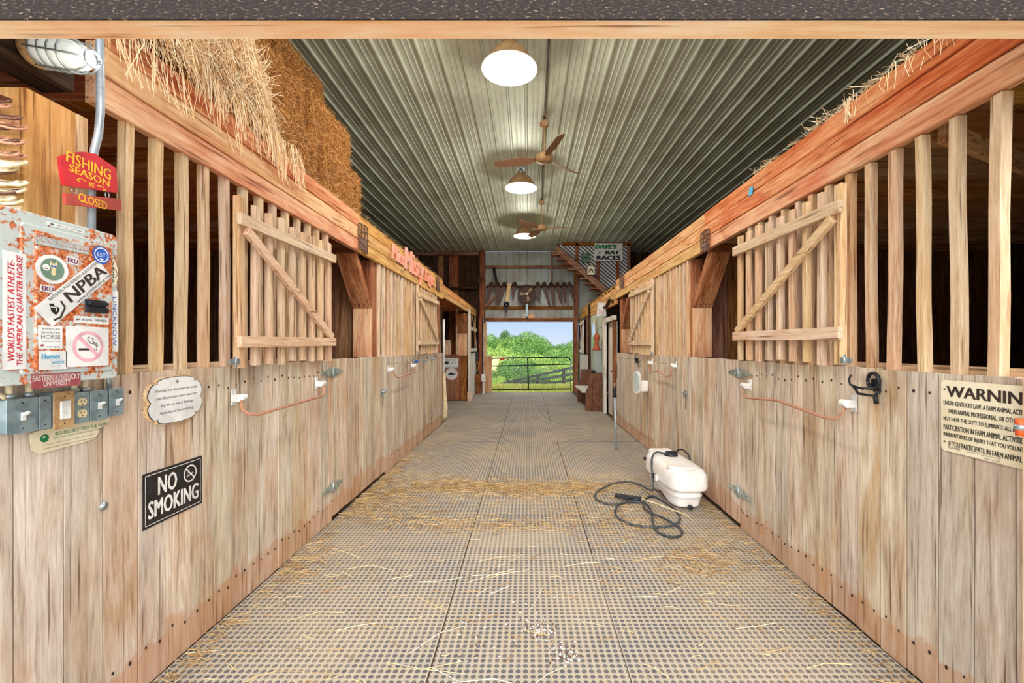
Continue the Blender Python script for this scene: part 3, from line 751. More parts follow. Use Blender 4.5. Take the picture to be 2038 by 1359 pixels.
sticker(70, 467, 176, 507, 'panel_paint', f)
def f(mb, M, W, H):
    ring(mb, 0, W*.36, 'badge_green', M)
    s = W*.36
    mb.raw([(x*s, y*s, .0018) for x, y in ((-.2, .8), (-.05, .55), (.15, .55), (.35, .85), (.38, .4), (.22, -.1), (.25, -.45), (.05, -.6), (-.15, -.45), (-.1, .0), (-.25, .35))], [tuple(range(11))[::-1]], 'ivory', M)
    for cx in (-.08, .2): ring(mb, 0, s*.11, 'ink_blue', M, 10, .0022, cx*s, .28*s)
    ring(mb, 0, s*.3, 'ink_white', M, 14, .0018, -.55*s, .1*s); line(mb, [(-.7*s, .05*s), (-.55*s, -.05*s), (-.4*s, .05*s)], .002, 'ink_black', M, .0024)
sticker(70, 505, 136, 565, 'sign_white', f, nm='horse_badge_sticker', shape=lambda W, H: circ(W*.5, 30, .95))
def f(mb, M, W, H): mb.text('EKU', 0, 0, W*.80, H*.66, 'ink_purple', M, bold=.05)
sticker(132, 510, 156, 528, 'sign_white', f, rot=-.08); sticker(80, 566, 108, 583, 'sign_white', f, rot=-.05)
def f(mb, M, W, H):
    L_, h_ = .28, .078
    mb.text('NPBA', L_*.17, .0, L_*.62, h_*.5, 'ink_brown', M, bold=.05); mb.text('NATIONAL POLE BENDING ASSOCIATION', L_*.08, h_*.38, L_*.78, h_*.13, 'ink_black', M)
    mb.text('www.polebending.org', L_*.2, -h_*.39, L_*.58, h_*.17, 'ink_black', M)
    x = -L_*.33; line(mb, [(x-.03, -.026), (x-.008, -.033), (x+.026, -.018), (x+.03, .006)], .006, 'ink_brown', M)
    mb.raw([(x+a, b_, .0014) for a, b_ in ((-.014, -.018), (.0, -.016), (.012, -.008), (.004, .004), (.006, .014), (-.004, .022), (-.009, .01), (-.016, .0))], [tuple(range(8))], 'ink_black', M)
    line(mb, [(x-.008, .012), (x+.004, .0), (x-.006, -.01)], .003, 'ink_white', M, .002)
NP = lambda W, H: [(-.14, -.039), (.14, -.039), (.14, .039), (-.14, .039)]
a = onX(77, 612, XS); b_ = onX(212, 540, XS)
sticker(84, 642, 208, 524, 'sign_white', f, rot=math.radians(44), shape=NP, lift=.0008, label='long white sticker pasted diagonally')
def f(mb, M, W, H):
    ring(mb, W*.36, W*.42, 'ink_white', M, e=1.0); mb.text('EST', 0, 0, W*.5, W*.22, 'ink_white', M); ring(mb, 0, W*.12, 'ink_white', M, 12, .0012, 0, -.25*W, .5)
sticker(183, 490, 217, 524, 'ink_blue', f, shape=lambda W, H: circ(W*.5), lift=.002)
def f(mb, M, W, H): mb.text('AQHA  MEMBER', W*.08, 0, W*.74, H*.42, 'ink_black', M); line(mb, [(-W*.44, -H*.1), (-W*.4, .1*H), (-W*.34, 0)], .003, 'ink_black', M)
sticker(147, 628, 216, 646, 'sign_white', f)
def f(mb, M, W, H):
    for t_, y, wd, hh in (('AMERICAN', .36, .76, .09), ('QUARTER', .2, .8, .1), ('HORSE', .02, .8, .18), ('ASSOCIATION', -.18, .78, .06)): mb.text(t_, 0, y*H, wd*W, hh*H, 'ink_grey', M)
    mb.text('MEMBER', W*.12, -H*.42, W*.55, H*.05, 'ink_black', M); line(mb, [(-.42*W, -.36*H), (-.3*W, -.34*H)], .006, 'maroon', M)
sticker(76, 647, 124, 694, 'sign_white', f)
def f(mb, M, W, H):
    r = H*.39; ring(mb, r*.8, r, 'ink_pink', M, 40)
    q4(mb, -r*.62, -r*.26, r*.3, -r*.12, 'ink_brown', M, .0010); q4(mb, r*.38, -r*.26, r*.43, -r*.12, 'ink_brown', M, .0010); q4(mb, r*.5, -r*.26, r*.55, -r*.12, 'ink_brown', M, .0010)
    line(mb, [(-r*.58, r*.58), (r*.58, -r*.58)], r*.22, 'ink_pink', M, .0016)
    line(mb, [(.5*r, -.05*r), (.46*r, .12*r), (.3*r, .18*r), (.1*r, .2*r), (.06*r, .3*r), (-.06*r, .4*r), (-.06*r, .56*r), (.06*r, .64*r)], .0022, 'ink_black', M, .002)
    line(mb, [(.58*r, -.05*r), (.56*r, .12*r), (.42*r, .24*r), (.26*r, .28*r), (.3*r, .4*r), (.24*r, .54*r), (.14*r, .58*r)], .0022, 'ink_black', M, .002)
sticker(131, 648, 216, 727, 'sign_white', f, label='no smoking sticker with a pink ring')
def f(mb, M, W, H): mb.text('Horses', -.1*W, H*.22, W*.64, H*.28, 'ink_cyan', M, bold=.05); mb.text('work', W*.16, -H*.08, W*.5, H*.26, 'ink_cyan', M); mb.text('for you', W*.1, -H*.32, W*.4, H*.12, 'ink_lightgrey', M)
sticker(78, 699, 133, 734, 'sign_white', f)
def f(mb, M, W, H): mb.text('EASTERN KENTUCKY', 0, H*.2, W*.96, H*.38, 'ink_white', M); mb.text('UNIVERSITY', 0, -H*.2, W*.55, H*.38, 'ink_white', M)
sticker(62, 745, 160, 766, 'maroon', f, X=XP-.003)
def f(mb, M, W, H): ring(mb, W*.4, W*.46, 'ink_grey', M); mb.text('NPBA', 0, 0, H*.8, W*.3, 'ink_black', M, rot=-PI/2)
sticker(213, 514, 234, 572, 'cream_sign', f, X=XP-.0035, shape=lambda W, H: [(x*.5*W, y*.5*H) for x, y in circ(1)])
def f(mb, M, W, H): mb.text('LINCKNOW', 0, 0, H*.8, W*.5, 'ink_blue', M, rot=-PI/2)
sticker(220, 578, 235, 700, 'sign_white', f, X=XP-.0035)

# electrical boxes under the panel, each with its stub of conduit
BX = XL+.045
def ebox(y0, y1, kind, lab, z0=1.222, z1=1.335, dpt=.045):
    t = thing('switch_box', (XL+.02, (y0+y1)/2, z0), lab, 'switch box', 'electrical boxes under the breaker panel')
    cy = (y0+y1)/2; H = z1-z0; cz = (z0+z1)/2
    mb = MB(); mb.poly(rrect(y0+.003, z0+.003, y1-.003, z1-.003, .006), dpt, 'zinc_box', Lf(0, 0, XL+.004)); mb.build('box', t, bevel=.002)
    M = Lf(cy, cz, XL+.004+dpt); W = y1-y0
    pm = 'rust_plate' if kind == 'rocker' else 'zinc_box'
    mb = MB(); mb.poly(rrect(-W/2, -H/2, W/2, H/2, .006), .005, 'shade_rust' if kind == 'rocker' else 'zinc_box', M)
    for s in ((-1, 1) if kind != 'outlet' else (0,)): mb.lathe([(.003, .004), (.003, .0065)], 'nail_dark', M @ Matrix.Translation((0, s*H*.36, 0)), 8)
    mb.build('cover_plate', t, bevel=.0015)
    if kind == 'toggle':
        mb = MB(); mb.box((0, -.002, .007), (.011, .026, .006), 'white_plastic', M); mb.bar(M @ Vector((0, .0, .006)), M @ Vector((.004, .012, .022)), .008, .007, 'white_plastic'); mb.build('toggle', t)
    if kind == 'rocker':
        mb = MB(); mb.box((0, 0, .008), (.034, .064, .007), 'white_plastic', M); mb.build('rocker', t, bevel=.002)
    if kind == 'outlet':
        for s in (-1, 1):
            mb = MB(); M2 = M @ Matrix.Translation((0, s*.021, 0)); mb.poly([(x, max(-.0135, min(.0135, y))) for x, y in circ(.0165, 20)], .0075, 'ivory', M2)
            q4(mb, -.007, -.001, -.005, .008, 'ink_black', M2, .0082); q4(mb, .005, -.001, .007, .008, 'ink_black', M2, .0082); ring(mb, 0, .0026, 'ink_black', M2, 8, .0082, 0, -.008)
            mb.build('socket', t)
    return t
ebox(1.372, 1.462, 'toggle', 'grey metal box with white toggle switch, leftmost under the breaker panel')
ebox(1.464, 1.502, 'blank', 'narrow blank grey electrical box left of the big rocker switch')
ebox(1.504, 1.573, 'rocker', 'rusty plate with a large white rocker switch, lowest of the row of boxes', z0=1.215, z1=1.345, dpt=.052)
ebox(1.576, 1.634, 'outlet', 'grey box with a cream double outlet')
ebox(1.637, 1.704, 'toggle', 'grey metal box with white toggle switch, right beside the cream outlet')
ebox(1.712, 1.772, 'toggle', 'grey metal box with white toggle switch, rightmost of the row', z0=1.228, z1=1.338)
for y, mt, zt, lab in ((1.40, 'pale_conduit', 1.386, 'leftmost'), (1.455, 'pale_conduit', 1.386, 'second from left'), (1.60, 'pale_conduit', 1.386, 'above the cream outlet'), (1.640, 'pale_conduit', 1.386, 'just right of the outlet'), ):
    mb = MB(); mb.tube([(XL+.03, y, 1.336), (XL+.03, y, zt)], .009, mt, 10); mb.lathe([(.014, 0), (.014, .012), (.011, .016)], 'zinc', Matrix.Translation((XL+.03, y, 1.334)), 12)
    one(mb, 'cable_stub', 'short pale conduit between panel and switch boxes, %s' % lab, 'conduit')
mb = MB(); mb.tube([(XL+.03, 1.735, 1.338), (XL+.03, 1.735, 1.37), (XL+.035, 1.72, 1.40), (XL+.03, 1.675, 1.42)], .010, 'zinc', 10)
one(mb, 'flexible_conduit', 'grey flexible conduit to the rightmost switch box', 'conduit')
mb = MB(); mb.tube([(XL+.03, 1.30, 1.372), (XL+.03, 1.34, 1.370), (XL+.03, 1.383, 1.345), (XL+.03, 1.39, 1.336)], .008, 'pale_conduit', 8)
one(mb, 'electric_cable', 'cream cable curving into the leftmost switch box', 'cable')
# grey vertical conduit
yc = 1.64
mb = MB(); mb.tube([(-1.636, yc, 1.91), (-1.636, yc, 2.17), (-1.625, yc, 2.24), (-1.610, yc, 2.30), (-1.603, yc, 2.38), (-1.603, yc, 2.5), (-1.606, yc, 2.78)], .013, 'conduit_grey', 12)
mb.lathe([(.018, 0), (.018, .02)], 'zinc', Matrix.Translation((-1.636, yc, 1.921)), 12)
one(mb, 'steel_conduit', 'grey steel conduit rising from the breaker panel behind the red sign', 'conduit')
# fishing season sign
t = thing('hanging_sign', (-1.6, 1.59, 2.0), 'red FISHING SEASON IS CLOSED sign with yellow lettering on the corner post', 'sign')
XF = XL+.085
a = onX(121, 312, XF); b_ = onX(234, 384, XF)
y0, y1 = a.y, b_.y; zb = onX(130, 366, XF).z; zt = onX(123, 310, XF).z
yy = lambda px: XF*FPX/(px-VX)
zz_ = lambda px, py: EYE+(VY-py)*yy(px)/FPX
mb = MB(); pts = [(yy(121), zz_(121, 312)), (yy(140), zz_(140, 306)), (yy(165), zz_(165, 302)), (yy(190), zz_(190, 306)), (yy(212), zz_(212, 322)), (yy(231), zz_(231, 334)), (yy(235), zz_(235, 384)), (yy(130), zz_(130, 369)), (yy(124), zz_(124, 340))]
M = Lf(0, 0, XF-.014); mb.poly(pts, .014, 'sign_red', M)
cy = sum(p[0] for p in pts)/len(pts); cz = sum(p[1] for p in pts)/len(pts); W = pts[5][0]-pts[0][0]; H = pts[2][1]-pts[7][1]
c1, c2_, c3 = onX(178, 330, XF), onX(179, 350, XF), onX(182, 368, XF); cy = c3.y; cz = c3.z+H*.33
for dx in (-.001, 0, .001):
    mb.text('FISHING', c1.y+dx, c1.z, W*.80, H*.27, 'sign_yellow', M, z=.0150+dx*.05, rot=-.03); mb.text('SEASON', c2_.y+dx, c2_.z, W*.72, H*.18, 'sign_yellow', M, z=.0150+dx*.05, rot=-.03); mb.text('IS', c3.y+dx, c3.z, W*.09, H*.11, 'sign_yellow', M, z=.0150+dx*.05)
for s in (-1, 1): line(mb, [(cy+s*W*.1, cz-H*.3), (cy+s*W*.2, cz-H*.27), (cy+s*W*.27, cz-H*.34), (cy+s*W*.2, cz-H*.36)], .003, 'sign_yellow', M, .0152)
mb.build('upper_board', t)
mb = MB(); mb.box((XL+.035, 1.60, 2.12), (.07, .03, .03), 'raw_slat_y'); mb.build('spacer', t)
mb = MB(); M = Lf(0, 0, XF-.012)
p2 = [(yy(130), zz_(130, 384)), (yy(241), zz_(241, 396)), (yy(242), zz_(242, 419)), (yy(133), zz_(133, 407))]
mb.poly(p2, .012, 'sign_red_worn', M); cy = sum(p[0] for p in p2)/4; cz = sum(p[1] for p in p2)/4
c1 = onX(185, 401, XF)
for dx in (-.001, 0, .001): mb.text('CLOSED', c1.y+dx, c1.z, .105, .030, 'sign_yellow', M, z=.0130+dx*.05)
mb.build('lower_board', t) if 0 else None; mb.build('lower_board', t)
for px, py in ((147, 378), (213, 388)):
    mb = MB(); c = onX(px, py, XF-.006); mb.tube([c+Vector((0, .008*math.cos(a), .014*math.sin(a))) for a in [i*PI/4 for i in range(8)]], .0018, 'zinc', 6, cyc=True); mb.build('link', t)
# wall lamp, caged jelly jar, pointing across the aisle
t = thing('caged_wall_lamp', (-1.72, 1.5, 2.45), 'lit jelly-jar wall lamp in a metal cage, top left by the conduit', 'lamp')
A = Vector((-1.655, 1.49, 2.512)); B = Vector((-1.455, 1.47, 2.468)); ax_ = (B-A).normalized()
rr_ = ax_.cross(Vector((0, 0, 1))).normalized(); M = basis(A, rr_, ax_.cross(rr_)*-1)
if (M.to_3x3() @ Vector((0, 0, 1))).dot(ax_) < 0: M = basis(A, rr_*-1, ax_.cross(rr_)*-1)
mb = MB(); mb.lathe([(.03, -.07), (.05, -.065), (.052, -.045), (.046, -.04), (.058, -.02), (.060, -.005), (.056, .01), (.0, .01)], 'shade_rust', M, 24); mb.box((0, 0, -.075), (.07, .07, .05), 'black_metal', M)
mb.build('base', t)
mb = MB(); mb.lathe([(.045, .008), (.047, .05), (.047, .10), (.044, .14), (.034, .17), (.018, .185), (.0, .188)], 'glass_jar', M, 24); mb.build('glass_jar', t)
mb = MB()
for z, r in ((.02, .056), (.055, .056), (.09, .055), (.125, .053)): mb.tube([M @ Vector((r*math.cos(a), r*math.sin(a), z)) for a in [i*PI/10 for i in range(20)]], .0032, 'zinc', 6, cyc=True)
mb.tube([M @ Vector((.024*math.cos(a), .024*math.sin(a), .198)) for a in [i*PI/8 for i in range(16)]], .005, 'zinc', 6, cyc=True)
for k in range(6):
    a = k*PI/3+.3; mb.tube([M @ Vector((r*math.cos(a), r*math.sin(a), z)) for r, z in ((.056, .0), (.056, .12), (.05, .16), (.026, .197))], .0032, 'zinc', 6)
mb.build('cage', t)
pl = add_light('wall_lamp_light', 'POINT', A+ax_*.25+Vector((.05, 0, -.02)), 3, (1, .97, .9), shadow_soft_size=.05)
# block the lamp is fixed to
mb = MB(); mb.box((XL-.06, 1.46, 2.60), (.12, .34, .3), 'dark_y'); one(mb, 'mounting_block', 'dark timber block behind the caged wall lamp', 'block')
# coils on the face of the corner post
def coil(name, label, specs, mat, r):
    mb = MB()
    for z, rx, tilt, dx, mt in specs:
        c = Vector((-1.86+dx, 1.395+U(-.012, .012), z)); pts = []
        for k in range(28):
            a = 2*PI*k/28; pts.append(c+Vector((rx*math.cos(a), .05*math.sin(a), tilt*math.cos(a)+.022*math.sin(a)+.004*math.sin(5*a))))
        mb.tube(pts, r*U(.85, 1.15), mt, 8, cyc=True)
    return one(mb, name, label, 'coil')
coil('wire_coil', 'coil of rusty barbed wire hanging at the top left on the corner post', [(2.31-.016*k, .225+U(-.03, .03), -.03+U(-.02, .03), U(-.01, .03), 'rust_bar' if k % 3 else 'rusty_iron') for k in range(12)], 'rusty_iron', .0042)
coil('rope_coil', 'coil of pale rope hanging below the rusty wire at far left', [(2.12-.0155*k, .235+U(-.025, .02), -.01+U(-.02, .02), U(-.01, .02), 'rope_pale' if k % 4 else 'rusty_iron') for k in range(13)], 'rope_pale', .0052)
mb = MB(); mb.tube([(-1.74, 1.47, 2.33), (-1.74, 1.345, 2.31), (-1.74, 1.34, 2.35)], .008, 'rusty_iron', 8); one(mb, 'coil_hook', 'rusty spike in the corner post holding the coils', 'hook')
# washer
p = onX(204, 1007); mb = MB(); mb.lathe([(.017, 0), (.017, .003), (.006, .003), (.006, .006), (0, .006)], 'zinc', Lf(p.y, p.z, XL+.003), 20); one(mb, 'round_washer', 'round grey washer screwed to the left plank wall', 'washer')
# plaque with handwriting
t = thing('wall_plaque', (XL, 2.08, 1.145), 'white scalloped wooden plaque with handwritten lines and brown edging', 'plaque')
def scal(k, W=.168, H=.112):
    out = []
    for i in range(90):
        a = 2*PI*i/90; s = 1
        for c in (PI*.0, PI, .27*PI, .73*PI, 1.27*PI, 1.73*PI):
            d = abs((a-c+PI) % (2*PI)-PI); s -= .11*math.exp(-(d/.06)**2)
        ex = .72
        x = math.copysign(abs(math.cos(a))**ex, math.cos(a)); y = math.copysign(abs(math.sin(a))**ex, math.sin(a))
        out.append((x*W*s*k, y*H*s*k))
    return out
M = Lf(2.083, 1.253, XL+.002) @ Matrix.Rotation(.02, 4, 'Z')
mb = MB(); mb.poly(scal(1.0), .016, 'raw_slat_y', M); mb.build('backing', t)
mb = MB(); mb.poly(scal(.975), .0175, 'ink_brown', M); mb.poly(scal(.95), .0185, 'sign_white', M); mb.lathe([(.008, .018), (.008, .021), (.004, .022)], 'zinc', M @ Matrix.Translation((0, .085, 0)), 14)
for i, (s_, wd) in enumerate((("Work like you don't need the money", .25), ("Love like you have never been hurt", .25), ("Sing like no one is listening", .19), ("Dance like no one is watching", .20))):
    mb.text(s_, .0, .048-i*.034, wd, .017, 'ink_black', M, z=.0192, slant=.25)
mb.build('painted_face', t)
# NO SMOKING
t = MB(); M = Lf(2.088, .818, XL+.003); W, H = .348, .245
t.poly([(-W/2, -H/2), (W/2, -H/2), (W/2, H/2), (-W/2, H/2)], .002, 'sign_black', M)
for a, b_ in (((-1, 1), (1, 1)), ((1, 1), (1, -1)), ((1, -1), (-1, -1)), ((-1, -1), (-1, 1))): line(t, [(a[0]*W*.465, a[1]*H*.45), (b_[0]*W*.465, b_[1]*H*.45)], .003, 'ink_white', M, .003)
t.text('NO', -W*.12, H*.2, W*.30, H*.34, 'ink_white', M, z=.003, bold=.03); t.text('NO', -W*.122, H*.2, W*.30, H*.34, 'ink_white', M, z=.0032)
t.text('SMOKING', -.0, -H*.19, W*.84, H*.32, 'ink_white', M, z=.003, bold=.03); t.text('SMOKING', .003, -H*.19, W*.84, H*.32, 'ink_white', M, z=.0032)
cx, cy, r = W*.27, H*.22, .042
ring(t, r*.84, r, 'ink_white', M, 30, .003, cx, cy); line(t, [(cx-r*.6, cy+r*.6), (cx+r*.6, cy-r*.6)], .006, 'ink_white', M, .0032); line(t, [(cx-r*.55, cy-r*.3), (cx+r*.45, cy+.0*r)], .007, 'ink_lightgrey', M, .003); line(t, [(cx-.02, cy+.0), (cx-.005, cy+.012), (cx-.01, cy+.022)], .003, 'ink_lightgrey', M, .003)
one(t, 'no_smoking_sign', 'black NO SMOKING sign with white lettering on the near left wall', 'sign')
# bio security strip
t = MB(); M = Lf(1.625, 1.178, XL+.003) @ Matrix.Rotation(.015, 4, 'Z')
t.poly([(-.145, .03), (-.14, -.028), (-.115, -.045), (-.05, -.042), (.02, -.04), (.075, -.035), (.09, -.02), (.095, .0), (.115, .008), (.145, .03), (.125, .042), (.06, .038), (-.05, .036), (-.12, .036)], .0015, 'cream_sign', M)
t.text('BIO-SECURITY FOR THE FARM', .03, .014, .19, .013, 'ink_green', M, z=.0022); t.text('Recommended by the Kentucky Department of Agriculture', .02, -.001, .18, .006, 'ink_green', M, z=.0022)
t.text('A disease control point at the farm gate protects livestock', .0, -.018, .21, .005, 'ink_grey', M, z=.0022); t.text('STOP AND DISINFECT BEFORE ENTRY', -.01, -.031, .19, .005, 'ink_grey', M, z=.0022)
ring(t, 0, .014, 'ink_green', M, 20, .0022, -.1, .006); ring(t, 0, .005, 'ink_white', M, 10, .0026, -.102, .01, .6)
one(t, 'biosecurity_sign', 'torn cream strip sign with green BIO-SECURITY FOR THE FARM lettering', 'sign')
# WARNING sign on the right wall
t = MB(); y0, y1, zt, zb = 1.866, 1.452, 1.362, 1.064; W, H = y0-y1, zt-zb; M = Rf((y0+y1)/2, (zt+zb)/2, XR-.003)
t.poly(rrect(-W/2, -H/2, W/2, H/2, .016), .002, 'cream_sign', M)
t.text('WARNING', -W*.035, H*.345, W*.80, H*.155, 'ink_brown', M, z=.003, bold=.05)
for i, s_ in enumerate(('UNDER KENTUCKY LAW, A FARM ANIMAL ACTIVITY SPONSOR,', 'FARM ANIMAL PROFESSIONAL, OR OTHER PERSON DOES', 'NOT HAVE THE DUTY TO ELIMINATE ALL RISKS OF INJURY OF', 'PARTICIPATION IN FARM ANIMAL ACTIVITIES.  THERE ARE', 'INHERENT RISKS OF INJURY THAT YOU VOLUNTARILY ACCEPT', 'IF YOU PARTICIPATE IN FARM ANIMAL ACTIVITIES.')):
    wd = W*(.94 if i not in (1, 5) else .86)
    for dx in (-.0005, .0005): t.text(s_, (0 if i not in (1, 5) else .006)+dx, H*(.175-i*.112), wd, H*.072, 'ink_black', M, z=.003+dx*.2)
t.text('EQUINE', -W*.36, -H*.44, W*.12, H*.03, 'ink_brown', M, z=.003); t.text('LIABILITY SIGN 12 X 18', -W*.08, -H*.44, W*.3, H*.018, 'ink_grey', M, z=.003); t.text('Made in USA', W*.0, -H*.475, W*.14, H*.018, 'ink_black', M, z=.003)
for s in ((-.46, .37), (-.46, -.37)): t.lathe([(.004, .002), (.004, .004)], 'rusty_iron', M @ Matrix.Translation((s[0]*W, s[1]*H, 0)), 8)
one(t, 'warning_sign', 'cream metal WARNING sign with black farm liability text on the near right wall', 'sign')
t = thing('door_trim_board', (XR, 1.47, 0), 'tan edge board with a metal latch at the right edge, overlapping the warning sign', 'board')
mb = MB(); mb.box((XR-.02, 1.475, CAP/2), (.03, .12, CAP), 'raw_slat_z'); mb.build('board', t, bevel=.003)
mb = MB(); c = onX(2030, 850, XR-.05); mb.lathe([(.012, -.03), (.013, -.01), (.013, .01), (.012, .03)], 'orange_plate', Matrix.Translation(c), 14); mb.lathe([(.016, -.009), (.016, .009)], 'zinc', Matrix.Translation(c), 14); mb.box((c.x+.015, c.y-.02, c.z), (.02, .05, .02), 'zinc'); mb.build('latch', t)

# ------------------------------------------------------------------ lettering and ornaments on the beams
t = thing('name_lettering', (XL, 6.4, 2.5), 'coral pink cut-out lettering fixed along the golden left beam', 'lettering')
XB = XL+.014
for s_, ya, yb, za, zb, rot in (('Miss', 5.40, 5.88, 2.59, 2.78, 0), ('Misty', 5.95, 6.98, 2.46, 2.87, 0), ('Light', 7.13, 7.80, 2.52, 2.77, 0)):
    mb = MB(); mb.text(s_, (ya+yb)/2, (za+zb)/2, yb-ya, zb-za, 'coral_paint', Lf(0, 0, XB), z=.0, th=.022, slant=.15, res=3)
    [mb.text(s_, (ya+yb)/2+q_, (za+zb)/2, yb-ya, zb-za, 'coral_paint', Lf(0, 0, XB), z=.001, th=.02, slant=.15, res=3) for q_ in (.014, -.014)]; mb.build('word', t)
def ornament(side, px, py, w_, h_, lab, mt='rusty_iron'):
    X = (XL if side < 0 else XR)-side*.016; p = onX(px, py, X); M = (Lf if side < 0 else Rf)(p.y, p.z, X); mb = MB()
    for i in range(4): u = -w_/2+w_*i/3; mb.tube([M @ Vector((u+.01*math.sin(j*2+i), -h_/2+h_*j/4, .006)) for j in range(5)], .006, mt, 6)
    for j in range(5): v = -h_/2+h_*j/4; mb.tube([M @ Vector((-w_/2+w_*i/3, v+.01*math.sin(i*2+j), .008)) for i in range(4)], .006, mt, 6)
    mb.poly([(-w_*.3, -h_*.45), (w_*.4, -h_*.5), (w_*.3, -h_*.05), (-w_*.35, .0)], .008, mt, M)
    one(mb, 'iron_ornament', lab, 'ornament', 'rusty iron pieces on the beams')
ornament(-1, 722, 474, .24, .26, 'rusty iron ornament on the left beam above the diagonal brace')
ornament(-1, 871, 565, .3, .24, 'small dark iron ornament on the left beam past the coral lettering')
ornament(1, 1404, 480, .2, .2, 'rusty iron ornament on the right beam above the diagonal brace')
ornament(1, 1238, 557, .35, .28, 'dark iron ornament near the far end of the right beam')
mb = MB(); p = onX(1493, 381, XR-.02); M = Rf(p.y, p.z, XR-.016); mb.poly([(-.03, -.03), (.03, -.03), (.035, .03), (-.02, .035)], .003, 'ink_cyan', M); one(mb, 'blue_tag', 'small pale blue tag on the top board of the right beam', 'tag')
# white pvc pipe and sack at the left end
mb = MB(); mb.tube([(XL+.03, 8.66, 1.0), (XL+.03, 8.66, 2.05)], .022, 'white_plastic', 12); one(mb, 'white_pipe', 'white plastic pipe standing at the far end of the left stall wall', 'pipe')
mb = MB(); mb.tube([(XL+.02, 8.74, .99), (XL+.03, 8.75, .6), (XL+.04, 8.76, .3), (XL+.03, 8.75, .12), (XL-.01, 8.75, .03)], [.03, .035, .05, .06, .03], 'rope_pale', 10); one(mb, 'feed_sack', 'tan sack draped down the end of the left stall wall', 'sack')

# ------------------------------------------------------------------ ceiling lamps and fans
lamps = [(onY(1014, 137, 4.44).x, 4.44, 'nearest, hanging just behind the header'), (onY(1037, 374, 7.75).x, 7.75, 'middle one, below the near fan'), (onY(1044, 469, 11.1).x, 11.1, 'farthest one')]
first = None
for X, Y, lab in lamps:
    if first is None:
        t = thing('ceiling_lamp', (0, 0, 0), '', 'ceiling lamp', 'dome ceiling lamps down the aisle'); first = t
        mb = MB(); mb.lathe([(.275, 0), (.285, .008), (.275, .02), (.24, .06), (.20, .13), (.15, .19), (.10, .215), (.08, .26), (.0, .26)], 'shade_rust', None, 40, cap=False); mb.build('shade', t)
        mb = MB(); mb.lathe([(.275, .0), (.27, .012), (.235, .055), (.195, .12), (.145, .18), (.09, .205), (.0, .21)][::-1], 'white_enamel', None, 40, cap=False); mb.build('enamel_lining', t)
        mb = MB(); mb.tube([(.28*math.cos(a), .28*math.sin(a), .004) for a in [i*PI/20 for i in range(40)]], .007, 'white_enamel', 8, cyc=True); mb.build('rim', t)
        mb = MB(); mb.lathe([(.0, .03), (.03, .035), (.045, .07), (.045, .10), (.028, .15), (.02, .19)], 'bulb', None, 20, cap=False); mb.build('bulb', t)
        mb = MB(); mb.lathe([(.05, .255), (.05, .30), (.03, .31), (.03, .345)], 'zinc', None, 16); mb.box((0, 0, .345), (.12, .12, .03), 'zinc'); mb.build('mount', t)
        t.location = (X, Y, 4.32); t['label'] = 'rusty dome ceiling lamp with white enamel inside, '+lab
    else: copy_thing(first, (X, Y, 4.32), 'rusty dome ceiling lamp with white enamel inside, '+lab)
    add_light('ceiling_fill', 'POINT', (X, Y, 4.14), 40, (1, .97, .88), shadow_soft_size=.08)  # fill light added below the rim to brighten the ceiling
    add_light('lamp_light', 'SPOT', (X, Y, 4.31), 130, (1, .95, .88), shadow_soft_size=.2, spot_size=math.radians(172), spot_blend=.3)
fans = [(.235, 6.15, .55, 'nearer one, just in front of the middle lamp', -75), (.30, 9.5, .62, 'farther one, above the last lamp', -10)]
first = None
for X, Y, drop, lab, rot in fans:
    t = thing('ceiling_fan', (X, Y, ZC-drop), 'rusty three-bladed ceiling fan, '+lab, 'ceiling fan', 'three-bladed ceiling fans')
    z0 = ZC-drop; T = Matrix.Translation((X, Y, z0))
    mb = MB(); mb.lathe([(.025, drop-.11), (.06, drop-.09), (.065, drop-.05), (.045, drop-.02), (.045, drop)], 'shade_rust', T, 20); mb.build('canopy', t)
    mb = MB(); mb.tube([(X, Y, z0+.05), (X, Y, ZC-.1)], .013, 'shade_rust', 10); mb.build('down_rod', t)
    mb = MB(); mb.lathe([(.03, .09), (.09, .07), (.125, .04), (.13, .0), (.11, -.035), (.05, -.05), (.0, -.052)][::-1], 'shade_rust', T, 28); mb.build('motor', t)
    for k in range(3):
        a = math.radians(rot+k*120); d = Vector((math.cos(a), math.sin(a), 0)); s = Vector((-d.y, d.x, 0))
        mb = MB(); o = Vector((X, Y, z0)); vs = []
        for r_, w1, tw in ((.12, .035, 0), (.2, .05, .02), (.3, .075, .03), (.70, .055, .02), (.74, .03, .015)):
            for sgn in (-1, 1):
                for dz in (0, .006): vs.append(o+d*r_+s*sgn*w1+Vector((0, 0, sgn*tw+dz-.005)))
        fs = []
        for i in range(4):
            b4 = i*4; fs += [(b4, b4+4, b4+6, b4+2), (b4+1, b4+3, b4+7, b4+5), (b4, b4+1, b4+5, b4+4), (b4+2, b4+6, b4+7, b4+3)]
        fs += [(0, 2, 3, 1), (16, 17, 19, 18)]
        mb.raw(vs, fs, 'fan_blade'); mb.build('blade', t)
mb = MB(); mb.tube([(.20, 1.5, ZC-.035), (.23, 6.05, ZC-.035)], .012, 'rusty_iron', 8); mb.tube([(.24, 6.25, ZC-.035), (.30, 9.4, ZC-.035)], .012, 'rusty_iron', 8)
one(mb, 'ceiling_conduit', 'thin brown conduit along the ceiling between the fans', 'conduit')

